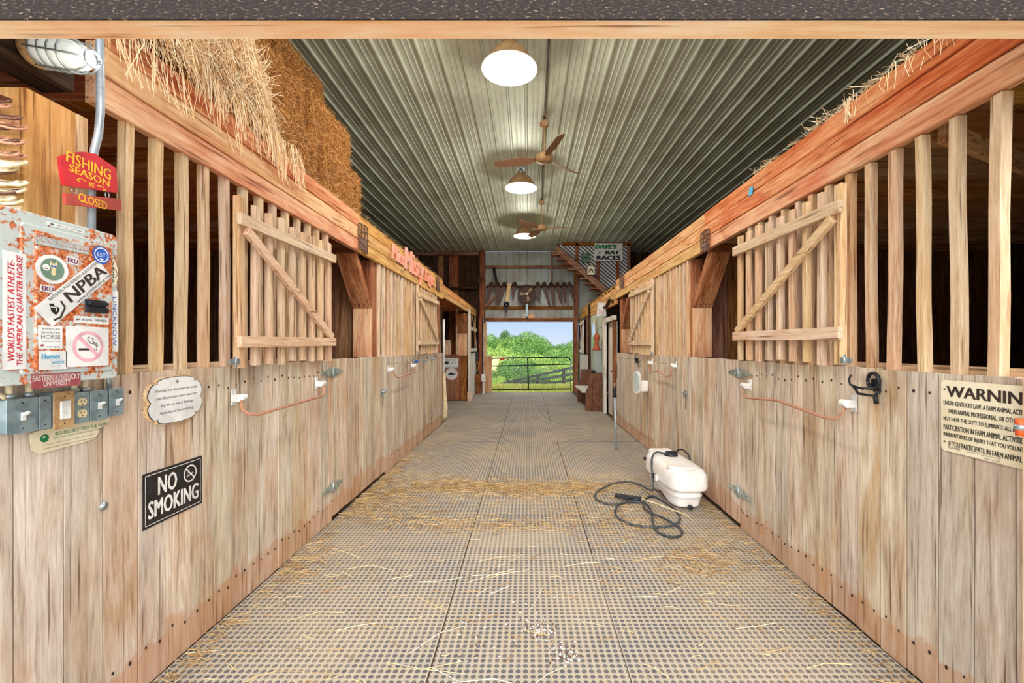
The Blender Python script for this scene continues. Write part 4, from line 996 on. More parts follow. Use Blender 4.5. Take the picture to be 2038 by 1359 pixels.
# ------------------------------------------------------------------ hay on the left loft
def hay_bale_mesh(t, L_, W_, H_, n):
    mb = MB(); mb.box((0, 0, H_/2), (W_, L_, H_), 'bale_core'); b = mb.build('core', t, bevel=.03)
    mb = MB()
    for i in range(n):
        s = R()
        if s < .5: p = (W_/2, U(-L_/2, L_/2), U(0, H_)); d = (U(-.2, .5), U(-1, 1), U(-1, 1))
        elif s < .7: p = (U(-W_/2, W_/2), U(-L_/2, L_/2), H_); d = (U(-1, 1), U(-1, 1), U(-.2, .5))
        elif s < .85: p = (U(-W_/2, W_/2), -L_/2, U(0, H_)); d = (U(-1, 1), U(-.5, .2), U(-1, 1))
        else: p = (U(-W_/2, W_/2), L_/2, U(0, H_)); d = (U(-1, 1), U(-.2, .5), U(-1, 1))
        mb.blade(p, d, U(.03, .09), U(.0012, .0022), 'straw_bale', U(-.4, .4))
    mb.build('straw_surface', t)
base = thing('hay_bale', (0, 0, 0), '', 'hay bale', 'hay bales stacked on the left loft')
hay_bale_mesh(base, .82, .5, .44, 4200)
k = 0
HB = []
for j in range(2):
    for i in range(4):
        y = 1.74+i*.80+(0 if j == 0 else -.02); x = XL-.34-j*.10+(.04 if i % 2 else 0)
        HB.append((x, y, 2.81+j*.445, 'hay bale on the left loft, %s layer, %s' % (('bottom', 'top')[j], ('nearest the doorway', 'second from the doorway', 'third from the doorway', 'farthest along the stack')[i])))
HB.append((XL-.62, 4.0, 3.70, 'hay bale lying on top of the far end of the loft stack'))
HB.append((XL-.62, 3.1, 3.70, 'hay bale lying on top of the middle of the loft stack'))
base.location = HB[0][:3]; base['label'] = HB[0][3]
for x, y, z, lab in HB[1:]: copy_thing(base, (x, y, z), lab)
# loose straw tumbling over the near bales and beam
mb = MB()
for i in range(9000):
    y = 1.55+abs(random.gauss(0, .62)); u = R()
    if y > 3.1: y = U(1.5, 2.9)
    u = u**.8
    z = 2.86+.85*u*(1 if y < 2.2 else max(.12, 1-.95*(y-2.2)/.9))
    k_ = (z-2.86)/.85
    bulge = .20*math.sin(PI*min(1, .15+k_*.9))*(1-(y-1.3)/2.4)+.05*math.sin(9*y+5*z)
    x = XL-.05-.08*k_+max(0, bulge)+U(-.04, .03)
    q_ = R()
    d = Vector((U(-.1, .25), U(.1, .8), -1)) if q_ < .6 else Vector((U(-.5, .5), U(-1, 1), U(-1, 1)))
    mb.blade((x, y, z), d, U(.08, .30), U(.0010, .0018), 'straw_pale', U(-.35, .35))
for c in range(15):
    y0 = 1.75+c*.10+U(-.04, .04); l0 = U(.06, .20)
    for i in range(int(U(5, 26))):
        y = y0+random.gauss(0, .03); mb.blade((XL+.035+U(0, .03), y, 2.86-l0*.5-U(0, .04)), (U(-.05, .05), U(-.1, .5), -1), l0+U(.05, .16), U(.0011, .0018), 'straw_pale', U(-.3, .3))
one(mb, 'loose_straw', 'pale loose straw spilling over the near left beam', 'straw', kind='stuff')
mb = MB()
for i in range(900):
    y = U(2.9, 8.6); mb.blade((XL-.03+U(-.05, .02), y, 2.83+abs(random.gauss(0, .015))), (U(-1, 1), U(-1, 1), U(-.3, .4)), U(.04, .12), U(.001, .0016), 'straw_gold', U(-.3, .3))
one(mb, 'beam_straw', 'stray straw along the top of the left beams', 'straw', kind='stuff')
mb = MB()
for c, w_, n in ((1.85, .25, 130), (2.6, .2, 100), (3.3, .12, 60), (2.3, .5, 60)):
    for i in range(n):
        y = random.gauss(c, w_); y = max(1.4, min(4.3, y))
        if R() < .75: mb.blade((XR+.01+U(-.02, .06), y, 2.845+abs(random.gauss(0, .02))), (U(-1, 1), U(-1, 1), U(-.3, .6)), U(.05, .15), U(.001, .0016), 'straw_pale', U(-.3, .3))
        else: mb.blade((XR-.015, min(y, 2.4), 2.80), (U(-.1, .1), U(-.6, .6), -1), U(.05, .14), .0014, 'straw_pale', U(-.3, .3))
one(mb, 'beam_straw', 'wisps of straw on the top of the near right beam', 'straw', kind='stuff')

# ------------------------------------------------------------------ straw on the floor
mb = MB()
def fl(px, py): Y = EYE*FPX/(py-VY); return ((px-VX)*Y/FPX, Y)
def strw(x, y, L_=.08, mat='straw_gold'):
    if -1.66 < x < 1.74 and 1.4 < y < 8.4:
        a = U(0, 2*PI) if R() < .5 else random.gauss(0, .5)
        mb.blade((x, y, .003+abs(random.gauss(0, .006))), (math.cos(a), math.sin(a), U(-.06, .06)), L_*U(.4, 1.5), U(.0010, .0019), mat, U(-.25, .25))
for cx, cy, sx_, sy_, n in ((960, 968, 110, 10, 900), (1080, 975, 100, 9, 900), (880, 965, 70, 8, 350), (1180, 965, 50, 8, 200), (760, 1000, 60, 22, 700), (700, 965, 50, 30, 600), (850, 1040, 70, 12, 220), (1020, 1045, 70, 8, 200), (1130, 1010, 40, 20, 120), (1240, 1040, 60, 25, 350), (1400, 1110, 60, 30, 380), (560, 1120, 70, 30, 300), (1330, 985, 80, 20, 200), (820, 900, 40, 20, 260), (760, 935, 30, 15, 250)):
    for i in range(n):
        x, y = fl(random.gauss(cx, sx_), max(800, random.gauss(cy, sy_))); strw(x, y)
for i in range(900): strw(U(-1.65, 1.73), U(1.5, 8)**1.0, .09)
for i in range(700):   # gathered along the wall feet
    s = random.choice((-1, 1)); strw((-1.64 if s < 0 else 1.72)-s*abs(random.gauss(0, .05)), U(1.5, 6), .09)
for i in range(60): strw(U(-1.5, 1.6), U(1.5, 3.4), .28, 'straw_pale')
one(mb, 'floor_straw', 'scattered straw on the rubber mats', 'straw', kind='stuff')
mb = MB()
for cx, cy, s_, n in ((1075, 1255, 22, 60), (1128, 1300, 18, 60), (945, 1280, 30, 26), (1040, 1240, 50, 20)):
    for i in range(n):
        x, y = fl(random.gauss(cx, s_), random.gauss(cy, s_*.7)); k = U(.003, .009)
        mb.raw([(x+k*U(.6, 1.2)*math.cos(a), y+k*U(.6, 1.2)*math.sin(a), .0005+(.003 if j % 2 else 0)) for j, a in enumerate([q*PI/3 for q in range(6)])]+[(x, y, .005)], [(j, (j+1) % 6, 6) for j in range(6)], 'ink_white' if R() < .55 else 'rusty_iron')
one(mb, 'floor_debris', 'white and brown droppings scattered on the nearest middle mat', 'debris', kind='stuff')

# ------------------------------------------------------------------ sprayer tank
t = thing('sprayer_tank', (1.47, 4.4, 0), 'white plastic spot sprayer tank on the floor against the right stall door', 'sprayer')
def srect(cx, cy, hx, hy, z, n=36, e=.45, slope=0):
    out = []
    for k in range(n):
        a = 2*PI*k/n; x = math.copysign(abs(math.cos(a))**e, math.cos(a))*hx; y = math.copysign(abs(math.sin(a))**e, math.sin(a))*hy
        out.append((cx+x, cy+y, z+slope*(y/hy)))
    return out
CX, CY = 1.475, 4.40
secs = [(.13, .34, .004, 0, 0), (.145, .36, .02, 0, 0), (.15, .37, .10, 0, 0), (.165, .40, .125, 0, 0), (.150, .385, .14, .0, 0), (.152, .39, .172, 0, .0), (.192, .435, .18, 0, 0), (.198, .445, .20, 0, .0), (.195, .44, .31, 0, 0), (.18, .42, .345, .0, .005), (.15, .38, .368, .0, .006), (.10, .30, .382, .0, .006), (.03, .1, .388, 0, 0)]
mb = MB(); vs = []; n = 36
for hx, hy, z, dy, sl in secs: vs += srect(CX, CY+dy, hx, hy, z, n, .5, sl)
# arched cut-outs under the foot
vs2 = []
for i, v in enumerate(vs):
    ring_i = i//n; x, y, z = v
    if ring_i <= 1: z += .07*max(0, math.cos((y-CY-.02)*6.5))**3 if abs(y-CY-.02) < .24 else 0
    vs2.append((x, y, z))
fs = [(i*n+k, i*n+(k+1) % n, (i+1)*n+(k+1) % n, (i+1)*n+k) for i in range(len(secs)-1) for k in range(n)]
fs += [tuple(range(n-1, -1, -1)), tuple((len(secs)-1)*n+k for k in range(n))]
ROT = Matrix.Translation((CX, CY, 0)) @ Matrix.Rotation(math.radians(4), 4, 'Z') @ Matrix.Translation((-CX, -CY, 0))
mb.raw(vs2, fs, 'tank_white', ROT, smooth=True); o = mb.build('tank_body', t); sm = o.modifiers.new('sub', 'SUBSURF'); sm.levels = 1; sm.render_levels = 2
mb = MB()
# raised deck arch and rear hump
arc = [(CX-.15+.30*i/10, CY-.25+.0*i-.12*math.sin(PI*i/10), .362+.016*math.sin(PI*i/10)) for i in range(11)]
mb.tube(arc, .016, 'tank_white', 10); mb.build('top_moulding', t); mb = MB()
mb.box((CX-.03, CY+.31, .365), (.24, .20, .06), 'tank_white')
o = mb.build('rear_hump', t, bevel=.02)
mb = MB(); mb.lathe([(.055, 0), (.068, .004), (.068, .022), (.06, .032), (.03, .036), (0, .036)], 'black_plastic', Matrix.Translation((CX-.0, CY+.10, .383)), 24); mb.box((CX, CY+.10, .425), (.10, .02, .014), 'black_plastic')
mb.build('filler_cap', t)
mb = MB(); mb.tube([(CX+.06, CY+.14, .385), (CX+.08, CY+.12, .44), (CX+.11, CY+.08, .455), (CX+.15, CY+.02, .42), (CX+.155, CY-.01, .37)], .008, 'black_plastic', 8); mb.build('wire_handle', t)
mb = MB(); mb.lathe([(.02, 0), (.02, .03), (.012, .036)], 'black_plastic', basis((CX+.02, CY-.37, .03), (1, 0, 0), (0, 0, 1)), 14); mb.build('drain_knob', t)
M = basis((CX-.196, CY+.22, .27), (0, -1, 0), (0, 0, 1))
mb = MB(); mb.poly([(.05*math.cos(a), .022*math.sin(a)) for a in [i*PI/12 for i in range(24)]], .003, 'ink_red', M); mb.poly([(.044*math.cos(a), .016*math.sin(a)) for a in [i*PI/12 for i in range(24)]], .0035, 'ink_black', M); mb.build('logo_sticker', t)
mb = MB(); M = basis((CX-.197, CY-.02, .21), (0, -1, 0), (0, 0, 1)); mb.box((0, 0, .008), (.03, .05, .02), 'black_plastic', M); mb.box((.05, 0, .006), (.05, .05, .02), 'tank_white', M); mb.box((-.34, .09, .01), (.03, .03, .03), 'black_plastic', M); mb.build('side_clip', t, bevel=.003)
def smooth_path(P, k=5):
    out = []; n = len(P)
    for i in range(n-1):
        p0, p1, p2, p3 = P[max(0, i-1)], P[i], P[i+1], P[min(n-1, i+2)]
        for j in range(k):
            u = j/k; out.append(.5*((2*p1)+(p2-p0)*u+(2*p0-5*p1+4*p2-p3)*u*u+(3*p1-p0-3*p2+p3)*u**3))
    out.append(P[-1]); return out
def fp(px, py, z=.012): x, y = fl(px, py); return Vector((x, y, z))
P = [Vector((CX-.05, CY+.12, .40)), Vector((CX-.13, CY+.16, .405)), Vector((CX-.19, CY+.10, .375)), Vector((CX-.215, CY+.04, .30)), Vector((CX-.22, CY-.0, .2)), Vector((CX-.235, CY-.06, .08)), fp(1268, 968, .03), fp(1240, 961), fp(1212, 968), fp(1190, 980), fp(1184, 991), fp(1196, 1001), fp(1222, 1006), fp(1250, 1003, .016), fp(1280, 1004, .02), fp(1296, 1020, .024), fp(1299, 1045, .028), fp(1310, 1062), fp(1338, 1072), fp(1357, 1066), fp(1352, 1052), fp(1325, 1040, .03), fp(1298, 1028, .03), fp(1281, 1012), fp(1284, 996), fp(1300, 990), fp(1325, 1003), fp(1345, 1018), fp(1353, 1034), fp(1342, 1048, .016), fp(1305, 1053, .016), fp(1265, 1048), fp(1235, 1037), fp(1224, 1022), fp(1232, 1010, .03), fp(1250, 1004, .034), fp(1272, 1000, .03)]
mb = MB(); mb.tube(smooth_path(P), .0095, 'hose_rubber', 10)
one(mb, 'sprayer_hose', 'black rubber hose looping from the white tank over the mats', 'hose')
t = thing('spray_wand', tuple(fp(1270, 1000, 0)), 'black spray gun with a thin brown wand lying across the hose', 'spray wand')
a, b_ = fp(1224, 992, .035), fp(1276, 1000, .035)
mb = MB(); mb.bar(a, b_, .05, .03, 'black_plastic', (0, 0, 1)); mb.bar(a+Vector((.02, -.05, 0)), (a+b_)/2+Vector((0, -.05, 0)), .016, .018, 'black_plastic', (0, 0, 1)); mb.build('trigger_grip', t, bevel=.006)
mb = MB(); mb.tube([b_, fp(1300, 1008, .04), fp(1372, 1030, .012)], [.009, .006, .005], 'rope_pale', 8); mb.build('wand_tube', t)

# ------------------------------------------------------------------ pipe stand in the aisle
t = thing('pipe_post', (1.29, 6.4, 0), 'thin grey steel pipe standing upright in the aisle near the right wall', 'post')
mb = MB(); mb.tube([(1.295, 6.4, -.002), (1.275, 6.4, .80)], .019, 'conduit_grey', 12); mb.build('pipe', t)
mb = MB(); mb.lathe([(.028, 0), (.032, .03), (.024, .06), (.03, .10), (.02, .14)], 'black_metal', Matrix.Translation((1.275, 6.4, .77)), 12); mb.tube([(1.275, 6.4, .9), (1.27, 6.4, .98)], .008, 'zinc', 8); mb.build('clamp', t)

# ------------------------------------------------------------------ pew
t = thing('wooden_pew', (1.55, 11.1, 0), 'brown wooden pew with a panelled end against the far right wall', 'bench')
def pew_end(y):
    mb = MB(); M = basis((0, y, 0), (1, 0, 0), (0, 0, 1))
    mb.poly([(1.36, 0), (1.75, 0), (1.75, .90), (1.45, .90), (1.44, .62), (1.42, .56), (1.38, .50), (1.365, .42)], .05, 'pew_brown', M); return mb, M
mb, M = pew_end(10.30); mb.build('end_panel', t, bevel=.006)
mb = MB(); q = [(1.53, .22), (1.69, .22), (1.69, .70)]+[(1.61+.08*math.cos(a), .72+.07*math.sin(a)) for a in [i*PI/6 for i in range(1, 6)]]+[(1.53, .70)]
pts = [M @ Vector((x, y, .052)) for x, y in q]; mb.tube(pts, .008, 'pew_brown', 6, cyc=True); mb.build('panel_moulding', t)
mb, M = pew_end(12.0); mb.build('end_panel', t, bevel=.006)
mb = MB(); mb.box((1.47, 11.13, .44), (.36, 1.60, .035), 'white_paint_y'); mb.build('seat', t, bevel=.004)
mb = MB(); mb.box((1.72, 11.13, .62), (.035, 1.60, .52), 'pew_brown'); mb.build('backrest', t, bevel=.004)
mb = MB(); mb.lathe([(.0, 0), (.05, 0), (.06, .03), (.03, .06), (0, .065)], 'black_plastic', Matrix.Translation((1.55, 10.33, .90)), 14); one(mb, 'small_cap', 'small black lump resting on the pew end', 'cap')

# ------------------------------------------------------------------ far right wall: white door frame, painted boards
XD = XR
mb = MB(); planks(mb, 1, 10.05, 12.25, 0, 2.36, 'mint_paint_z', .17, nails=False); struct(mb.build('wall_right_painted'))
t = struct(MB.build((lambda m_: (m_.box((XR+.0, 8.93, 1.03), (.06, .10, 2.06), 'brown_z'), m_.box((XR-.01, 9.98, 1.03), (.06, .16, 2.06), 'white_paint_z'), m_.box((XR-.01, 9.46, 2.10), (.07, 1.28, .09), 'white_paint_y'), m_)[-1])(MB()), 'door_1'))
mb = MB()
planks(mb, 1, 9.0, 9.9, .02, 2.05, 'white_paint_z', .16, X=XR+.06, nails=False); mb.build('door_panel', t)
mb = MB(); mb.tube([(XR+.04, 9.12, 1.0), (XR-.02, 9.12, 1.0), (XR-.02, 9.2, 1.0)], .012, 'rusty_iron', 8); mb.build('door_handle', t)
mb = MB(); planks(mb, 1, 12.3, 14.45, 0, 1.28, 'white_paint_z', .18, X=1.72, nails=False); struct(mb.build('wall_right_far'))
mb = MB(); mb.box((1.80, 12.85, 1.86), (.04, .9, 1.14), 'brown_z'); one(mb, 'stall_shutter', 'brown wooden shutter above the white boards, far right', 'shutter')
t = thing('white_gate', (1.70, 13.9, 1.3), 'narrow white slatted gate with a dark diagonal at the far right', 'gate')
for k in range(4):
    mb = MB(); mb.box((1.72, 13.5+k*.22, 1.82), (.03, .07, 1.05), 'white_paint_z'); mb.build('slat', t)
for z in (1.38, 2.25):
    mb = MB(); mb.box((1.69, 13.83, z), (.03, .85, .08), 'white_paint_y'); mb.build('rail', t)
mb = MB(); mb.bar((1.665, 13.45, 2.2), (1.665, 14.2, 1.45), .06, .02, 'brown_y'); mb.build('brace', t)
mb = MB(); mb.box((1.75, 12.27, 1.35), (.09, .09, 2.7), 'dark_z'); one(mb, 'stall_post', 'slim dark post between the painted wall and the last right stall', 'post')
# mirror, hanging brown ornament, light panel, bag
h = MB(); M = Rf(11.55, 1.85, XR-.012); h.poly([(.28*math.cos(a), .40*math.sin(a)) for a in [i*PI/14 for i in range(28)]], .012, 'ivory', M); h.poly([(.23*math.cos(a), .35*math.sin(a)) for a in [i*PI/14 for i in range(28)]], .014, 'mirror', M); one(h, 'oval_mirror', 'oval mirror in a pale frame on the painted wall above the pew', 'mirror')
h = MB(); h.box((XR-.012, 11.0, 1.2), (.012, 1.1, .85), 'panel_paint'); one(h, 'wall_board', 'pale blue-grey sheet fixed to the painted wall behind the pew', 'board')
h = MB(); h.lathe([(.0, 0), (.09, .0), (.10, .04), (.06, .10), (.05, .22), (.08, .30), (.07, .36), (.03, .42), (0, .42)], 'terracotta', Matrix.Translation((XR-.12, 10.45, 1.42)), 14); h.tube([(XR-.12, 10.45, 1.84), (XR-.10, 10.45, 1.95), (XR-.0, 10.45, 1.98)], .006, 'rusty_iron', 6); one(h, 'hanging_lantern', 'terracotta coloured lantern hanging on the painted wall right of the mirror', 'lantern')
t = MB(); Y = 10.0; a = onY(1187, 630, Y); b_ = onY(1205, 603, Y); M = Cf((a.x+b_.x)/2, (a.z+b_.z)/2, Y)
W, H = b_.x-a.x, b_.z-a.z; t.poly([(-W*.5, -H/2), (W*.5, -H/2), (W*.38, H/2), (-W*.36, H/2)], .12, 'bag_white', M); t.text('SUGDEN', 0, -.06, W*.7, .07, 'ink_red', M, z=.122); t.text('feed', 0, -.12, W*.25, .03, 'ink_black', M, z=.122)
one(t, 'feed_bag', 'white bag with red lettering hanging high by the white door frame', 'bag')
# horseshoe like straps above
h = MB(); h.tube([(XR-.03, 8.75+.0*i, 2.45) if i < 0 else (XR-.04, 8.9+.35*i, 2.44+.07*math.sin(i*1.9)) for i in range(6)], .03, 'dark_y', 8); one(h, 'leather_strap', 'dark leather strap draped along the split boards on the far right', 'strap')

# ------------------------------------------------------------------ far left bay and door
mb = MB(); x = -3.6
while x < -1.74:
    mb.box((x+.085, 12.5, .62), (.165, .03, 1.24), 'brown_z', rnd=(R()*.5+.5, R(), R())); x += .17
mb.box((-2.66, 12.5, 1.26), (1.9, .08, .04), 'brown_x'); struct(mb.build('wall_bay'))
t = thing('bay_grille', (-2.6, 12.5, 1.28), 'two slim uprights and a pale crate panel above the bay wall', 'grille')
for x in (-2.02, -2.5):
    mb = MB(); mb.box((x, 12.5, 1.95), (.05, .04, 1.32), 'raw_slat_z'); mb.build('slat', t)
mb = MB(); mb.box((-2.28, 12.52, 1.5), (.18, .03, .42), 'raw_slat_z'); mb.build('panel', t)
mb = MB(); a = onY(885, 731, 12.46); b_ = onY(912, 713, 12.46); M = Cf((a.x+b_.x)/2, (a.z+b_.z)/2, 12.478); W, H = b_.x-a.x, b_.z-a.z
mb.poly([(-W/2, -H/2), (W/2, -H/2), (W/2, H/2), (-W/2, H/2)], .006, 'sign_white', M); mb.text('Tennessee', 0, H*.34, W*.85, H*.2, 'ink_black', M, z=.008); mb.text('HURT R', W*.1, H*.05, W*.4, H*.2, 'ink_black', M, z=.008); mb.text('Ranch Road', 0, -H*.34, W*.7, H*.18, 'ink_green', M, z=.008); ring(mb, 0, H*.2, 'ink_black', M, 14, .008, -W*.36, 0); line(mb, [(-W*.2, -H*.2), (-W*.2, H*.2)], .02, 'ink_black', M, .008); line(mb, [(W*.3, -H*.15), (W*.36, 0), (W*.32, H*.15)], .02, 'ink_black', M, .008); line(mb, [(-W*.1, -H*.12), (W*.3, -H*.12)], .012, 'ink_black', M, .008)
one(mb, 'rectangular_sign', 'small white rectangular sign with black lettering in the left bay', 'sign')
mb = MB(); c = onY(898.5, 744, 12.46); M = Cf(c.x, c.z, 12.478); mb.poly(circ(.18, 32), .008, 'sign_white', M); ring(mb, .165, .175, 'ink_red', M, 32, .0095)
mb.text('TRACTOR WORKS', 0, .11, .22, .035, 'ink_red', M, z=.0095); mb.raw([(x, y, .0095) for x, y in ((-.1, -.03), (-.02, -.05), (.1, -.03), (.12, .02), (.05, .0), (.02, .04), (-.04, .04), (-.09, .0))], [tuple(range(8))], 'fence_black', M); mb.text('SERVICE PARTS', 0, -.09, .2, .025, 'ink_black', M, z=.0095)
one(mb, 'round_sign', 'round white sign with a dark drawing, below the rectangular one in the left bay', 'sign')
mb = MB(); planks(mb, -1, 12.55, 14.45, 0, 1.33, 'white_paint_z', .18, nails=False); struct(mb.build('wall_left_far'))
mb = MB(); mb.box((XL+.03, 12.46, 1.3), (.06, .06, 2.6), 'white_paint_z'); one(mb, 'white_post', 'slim white painted post at the corner of the far left bay', 'post')
mb = MB(); mb.box((XL+.07, 12.3, .12), (.12, .24, .24), 'raw_slat_y'); one(mb, 'kick_board', 'tan board at the foot of the far left corner post', 'board')
t = thing('white_gate', (XL+.02, 13.6, 1.36), 'open frame gate with white rails on the far left stall', 'gate')
for y in (12.95, 14.1):
    mb = MB(); mb.box((XL-.0, y, 1.9), (.03, .06, 1.1), 'raw_slat_z'); mb.build('slat', t)
for z in (1.42, 2.05):
    mb = MB(); mb.box((XL+.03, 13.55, z), (.03, 1.2, .10), 'white_paint_y'); mb.build('rail', t)
mb = MB(); mb.bar((XL+.055, 13.0, 2.4), (XL+.055, 14.1, 1.46), .05, .02, 'raw_slat_y'); mb.build('brace', t)
mb = MB(); mb.box((-1.55, 14.35, 1.25), (.10, .10, 2.5), 'brown_z'); one(mb, 'stall_post', 'dark brown post beside the far doorway, left side', 'post')
mb = MB(); mb.tube([(-1.45, 14.3, 0), (-1.45, 14.3, 2.5)], .014, 'conduit_grey', 8); one(mb, 'steel_conduit', 'thin conduit running up beside the far doorway, left side', 'conduit')
mb = MB(); mb.box((-1.60, 14.1, .50), (.22, .3, .24), 'brown_y'); mb.box((-1.42, 14.1, .52), (.10, .3, .22), 'sign_white'); mb.box((-1.6, 14.1, .19), (.1, .1, .38), 'brown_z'); mb.box((-1.42, 14.1, .2), (.06, .1, .4), 'white_paint_z'); one(mb, 'utility_box', 'brown and white box on legs beside the far doorway', 'box')
mb = MB(); mb.box((XL+.05, 14.2, 1.2), (.06, .12, .3), 'black_plastic'); mb.tube([(XL+.06, 14.2, 1.05), (XL+.1, 14.22, .9), (XL+.06, 14.2, .7)], .01, 'sign_yellow', 6); one(mb, 'black_meter_box', 'small black box with a yellow cord on the far left wall', 'box')
mb = MB(); mb.box((-1.33, 14.75, .60), (.24, .12, 1.2), 'beam_z'); mb.box((-1.33, 14.75, 1.21), (.28, .16, .02), 'white_paint_x'); one(mb, 'gate_post', 'short orange-brown gate post outside the far doorway', 'post')

# ------------------------------------------------------------------ far wall: saws, fan, stairs, signs
YS = YE-.28
def saw(x, z, L_, tilt, flip, lab, w1=.17):
    t = thing('hand_saw', (x, YS, z-L_), lab, 'saw', 'old hand saws hanging on the far wall')
    M = Cf(x, z, YS) @ Matrix.Rotation(tilt, 4, 'Z')
    mb = MB(); mb.poly([(-w1/2, -.06), (w1/2, -.06), (w1*(.42 if flip else -.05), -L_), (w1*(.1 if flip else -.42)+.0, -L_)], .006, 'old_saw', M); mb.build('blade', t)
    mb = MB(); mb.poly([(-w1*.5, -.08), (w1*.5, -.08), (w1*.4, .06), (w1*.1, .09), (-w1*.4, .05)], .022, 'dark_x', M @ Matrix.Translation((0, 0, -.008))); mb.build('handle', t)
for px, l_, ti, fl_ in ((978, .50, -.12, 0), (990, .52, -.05, 1), (1004, .50, -.15, 0), (1024, .36, -.15, 1), (1070, .42, .1, 0), (1083, .56, .14, 1), (1097, .55, .12, 0), (1109, .52, .1, 1), (1122, .50, .12, 0), (1133, .46, .16, 1)):
    p = onY(px, 566, YS)
    saw(p.x, p.z, l_*1.22, ti*1.3, fl_, 'rusty hand saw on the far wall, %s' % {978: 'leftmost of the row', 990: 'second from the left', 1004: 'third from the left', 1024: 'short one left of the round fan', 1070: 'just right of the round fan', 1083: 'second right of the fan', 1097: 'third right of the fan', 1109: 'fourth right of the fan', 1122: 'fifth right of the fan', 1133: 'rightmost, by the post'}[px])
mb = MB(); p = onY(1014, 564, YS); q = onY(1009, 600, YS); mb.bar(p, q, .12, .03, 'raw_slat_z', (0, 1, 0)); M = Cf(onY(1008, 606, YS).x, onY(1008, 606, YS).z, YS); mb.lathe([(.09, 0), (.09, .03)], 'black_metal', M, 16); mb.lathe([(.03, .03), (.03, .04)], 'zinc', M, 12); mb.box((0, -.13, .01), (.08, .18, .03), 'black_metal', M)
one(mb, 'wooden_pulley', 'old wooden lever with a black pulley hanging among the saws', 'pulley')
mb = MB(); p = [onY(a, b_, YS+.1) for a, b_ in ((983, 533), (985, 545), (988, 558), (989, 566))]; mb.tube(p, [.04, .045, .04, .035], 'black_metal', 8); one(mb, 'curved_blade', 'dark curved blade hanging above the saws, left', 'blade')
mb = MB(); mb.bar(onY(964, 611, YS), onY(988, 588, YS), .06, .03, 'brown_x', (0, 1, 0)); one(mb, 'slanting_lever', 'thin slanting wooden lever below the leftmost saws', 'lever')
t = thing('wall_fan', (onY(1048, 585, YS).x, YS-.1, 2.9), 'round black caged fan on the far wall among the saws', 'fan')
c = onY(1048.5, 585, YS-.12); M = basis((c.x, YS-.12, c.z), (1, 0, 0), (0, 0, 1))
mb = MB()
for r in (.29, .24, .19, .14, .09): mb.tube([M @ Vector((r*math.cos(a), r*math.sin(a), .05)) for a in [i*PI/14 for i in range(28)]], .006 if r < .29 else .016, 'old_saw', 6, cyc=True)
for k in range(16): a = k*PI/8; mb.tube([M @ Vector((.04*math.cos(a), .04*math.sin(a), .06)), M @ Vector((.29*math.cos(a), .29*math.sin(a), .05))], .003, 'old_saw', 5)
mb.build('cage', t)
mb = MB(); mb.lathe([(.29, -.06), (.30, .0), (.29, .05)], 'old_saw', M, 28, cap=False); mb.raw([(.29*math.cos(a), .29*math.sin(a), -.06) for a in [i*PI/14 for i in range(28)]], [tuple(range(28))], 'old_saw', M); mb.build('housing', t)
for a0 in (50, 178, 285):
    mb = MB(); a = math.radians(a0); M2 = M @ Matrix.Rotation(a, 4, 'Z'); mb.poly([(.04, -.03), (.22, -.055), (.23, .055), (.04, .03)], .006, 'raw_slat_x', M2); mb.build('blade', t)
mb = MB(); mb.lathe([(.04, .0), (.04, .07), (.03, .075)], 'ink_white', M, 16); mb.build('hub', t)
mb = MB(); mb.box((c.x+.0, YS-.06, 2.70), (.07, .06, .42), 'zinc_box'); mb.build('bracket_post', t)
mb = MB(); c = onY(1044.5, 629, YE-.2); M = Cf(c.x, c.z, YE-.16); mb.box((0, 0, 0), (.10, .12, .06), 'cream_sign', M); mb.lathe([(.035, .02), (.035, .05), (.018, .05), (.018, .03)], 'sign_white', M, 16); one(mb, 'lamp_holder', 'small white lamp holder on the lintel under the round fan', 'lamp holder')
mb = MB(); mb.box((onY(1057, 629, YE-.2).x, YE-.15, c.z), (.18, .03, .13), 'beam_x'); one(mb, 'wood_block', 'small orange wood block on the lintel right of the lamp holder', 'block')
mb = MB(); c = onY(957, 557, YS); M = Cf(c.x, c.z, YS-.05); mb.tube([M @ Vector((.09*math.cos(a), .09*math.sin(a), 0)) for a in [i*PI/8 for i in range(16)]], .02, 'rusty_iron', 8, cyc=True); mb.tube([M @ Vector((0, .1, 0)), M @ Vector((0, .0, -.05)), M @ Vector((0, 0, -.15))], .01, 'rusty_iron', 6); one(mb, 'iron_ring', 'round iron ring on the post at the left end of the metal wall', 'ring')
# staircase and ribbed gable behind it, white ribs painting in daylight glints
YG2 = 13.36
t = thing('loft_stairs', (onY(1160, 540, YG2-.2).x, YG2-.2, 2.9), 'brown timber stairs slanting down from the ceiling at the far right', 'stairs')
A, B = onY(1104, 498, YG2-.12), onY(1214, 592, YG2-.12)
for dy in (0, -.5):
    mb = MB(); mb.bar(A+Vector((0, dy*.6, 0)), B+Vector((0, dy*.6, 0)), .17, .05, 'brown_x', (0, 1, 0)); mb.build('stringer', t)
for k in range(10):
    c = A.lerp(B, (k+.5)/10)+Vector((-.08, -.15, -.12)); mb = MB(); mb.box(c, (.22, .34, .035), 'brown_x'); mb.build('tread', t)
mb = MB(); sl = (B-A); sl.normalize(); nrm = Vector((-sl.z, 0, sl.x))
if nrm.z < 0: nrm = -nrm
bx0, bx1, bz0, bz1 = 1.0, 3.1, 2.84, 4.66
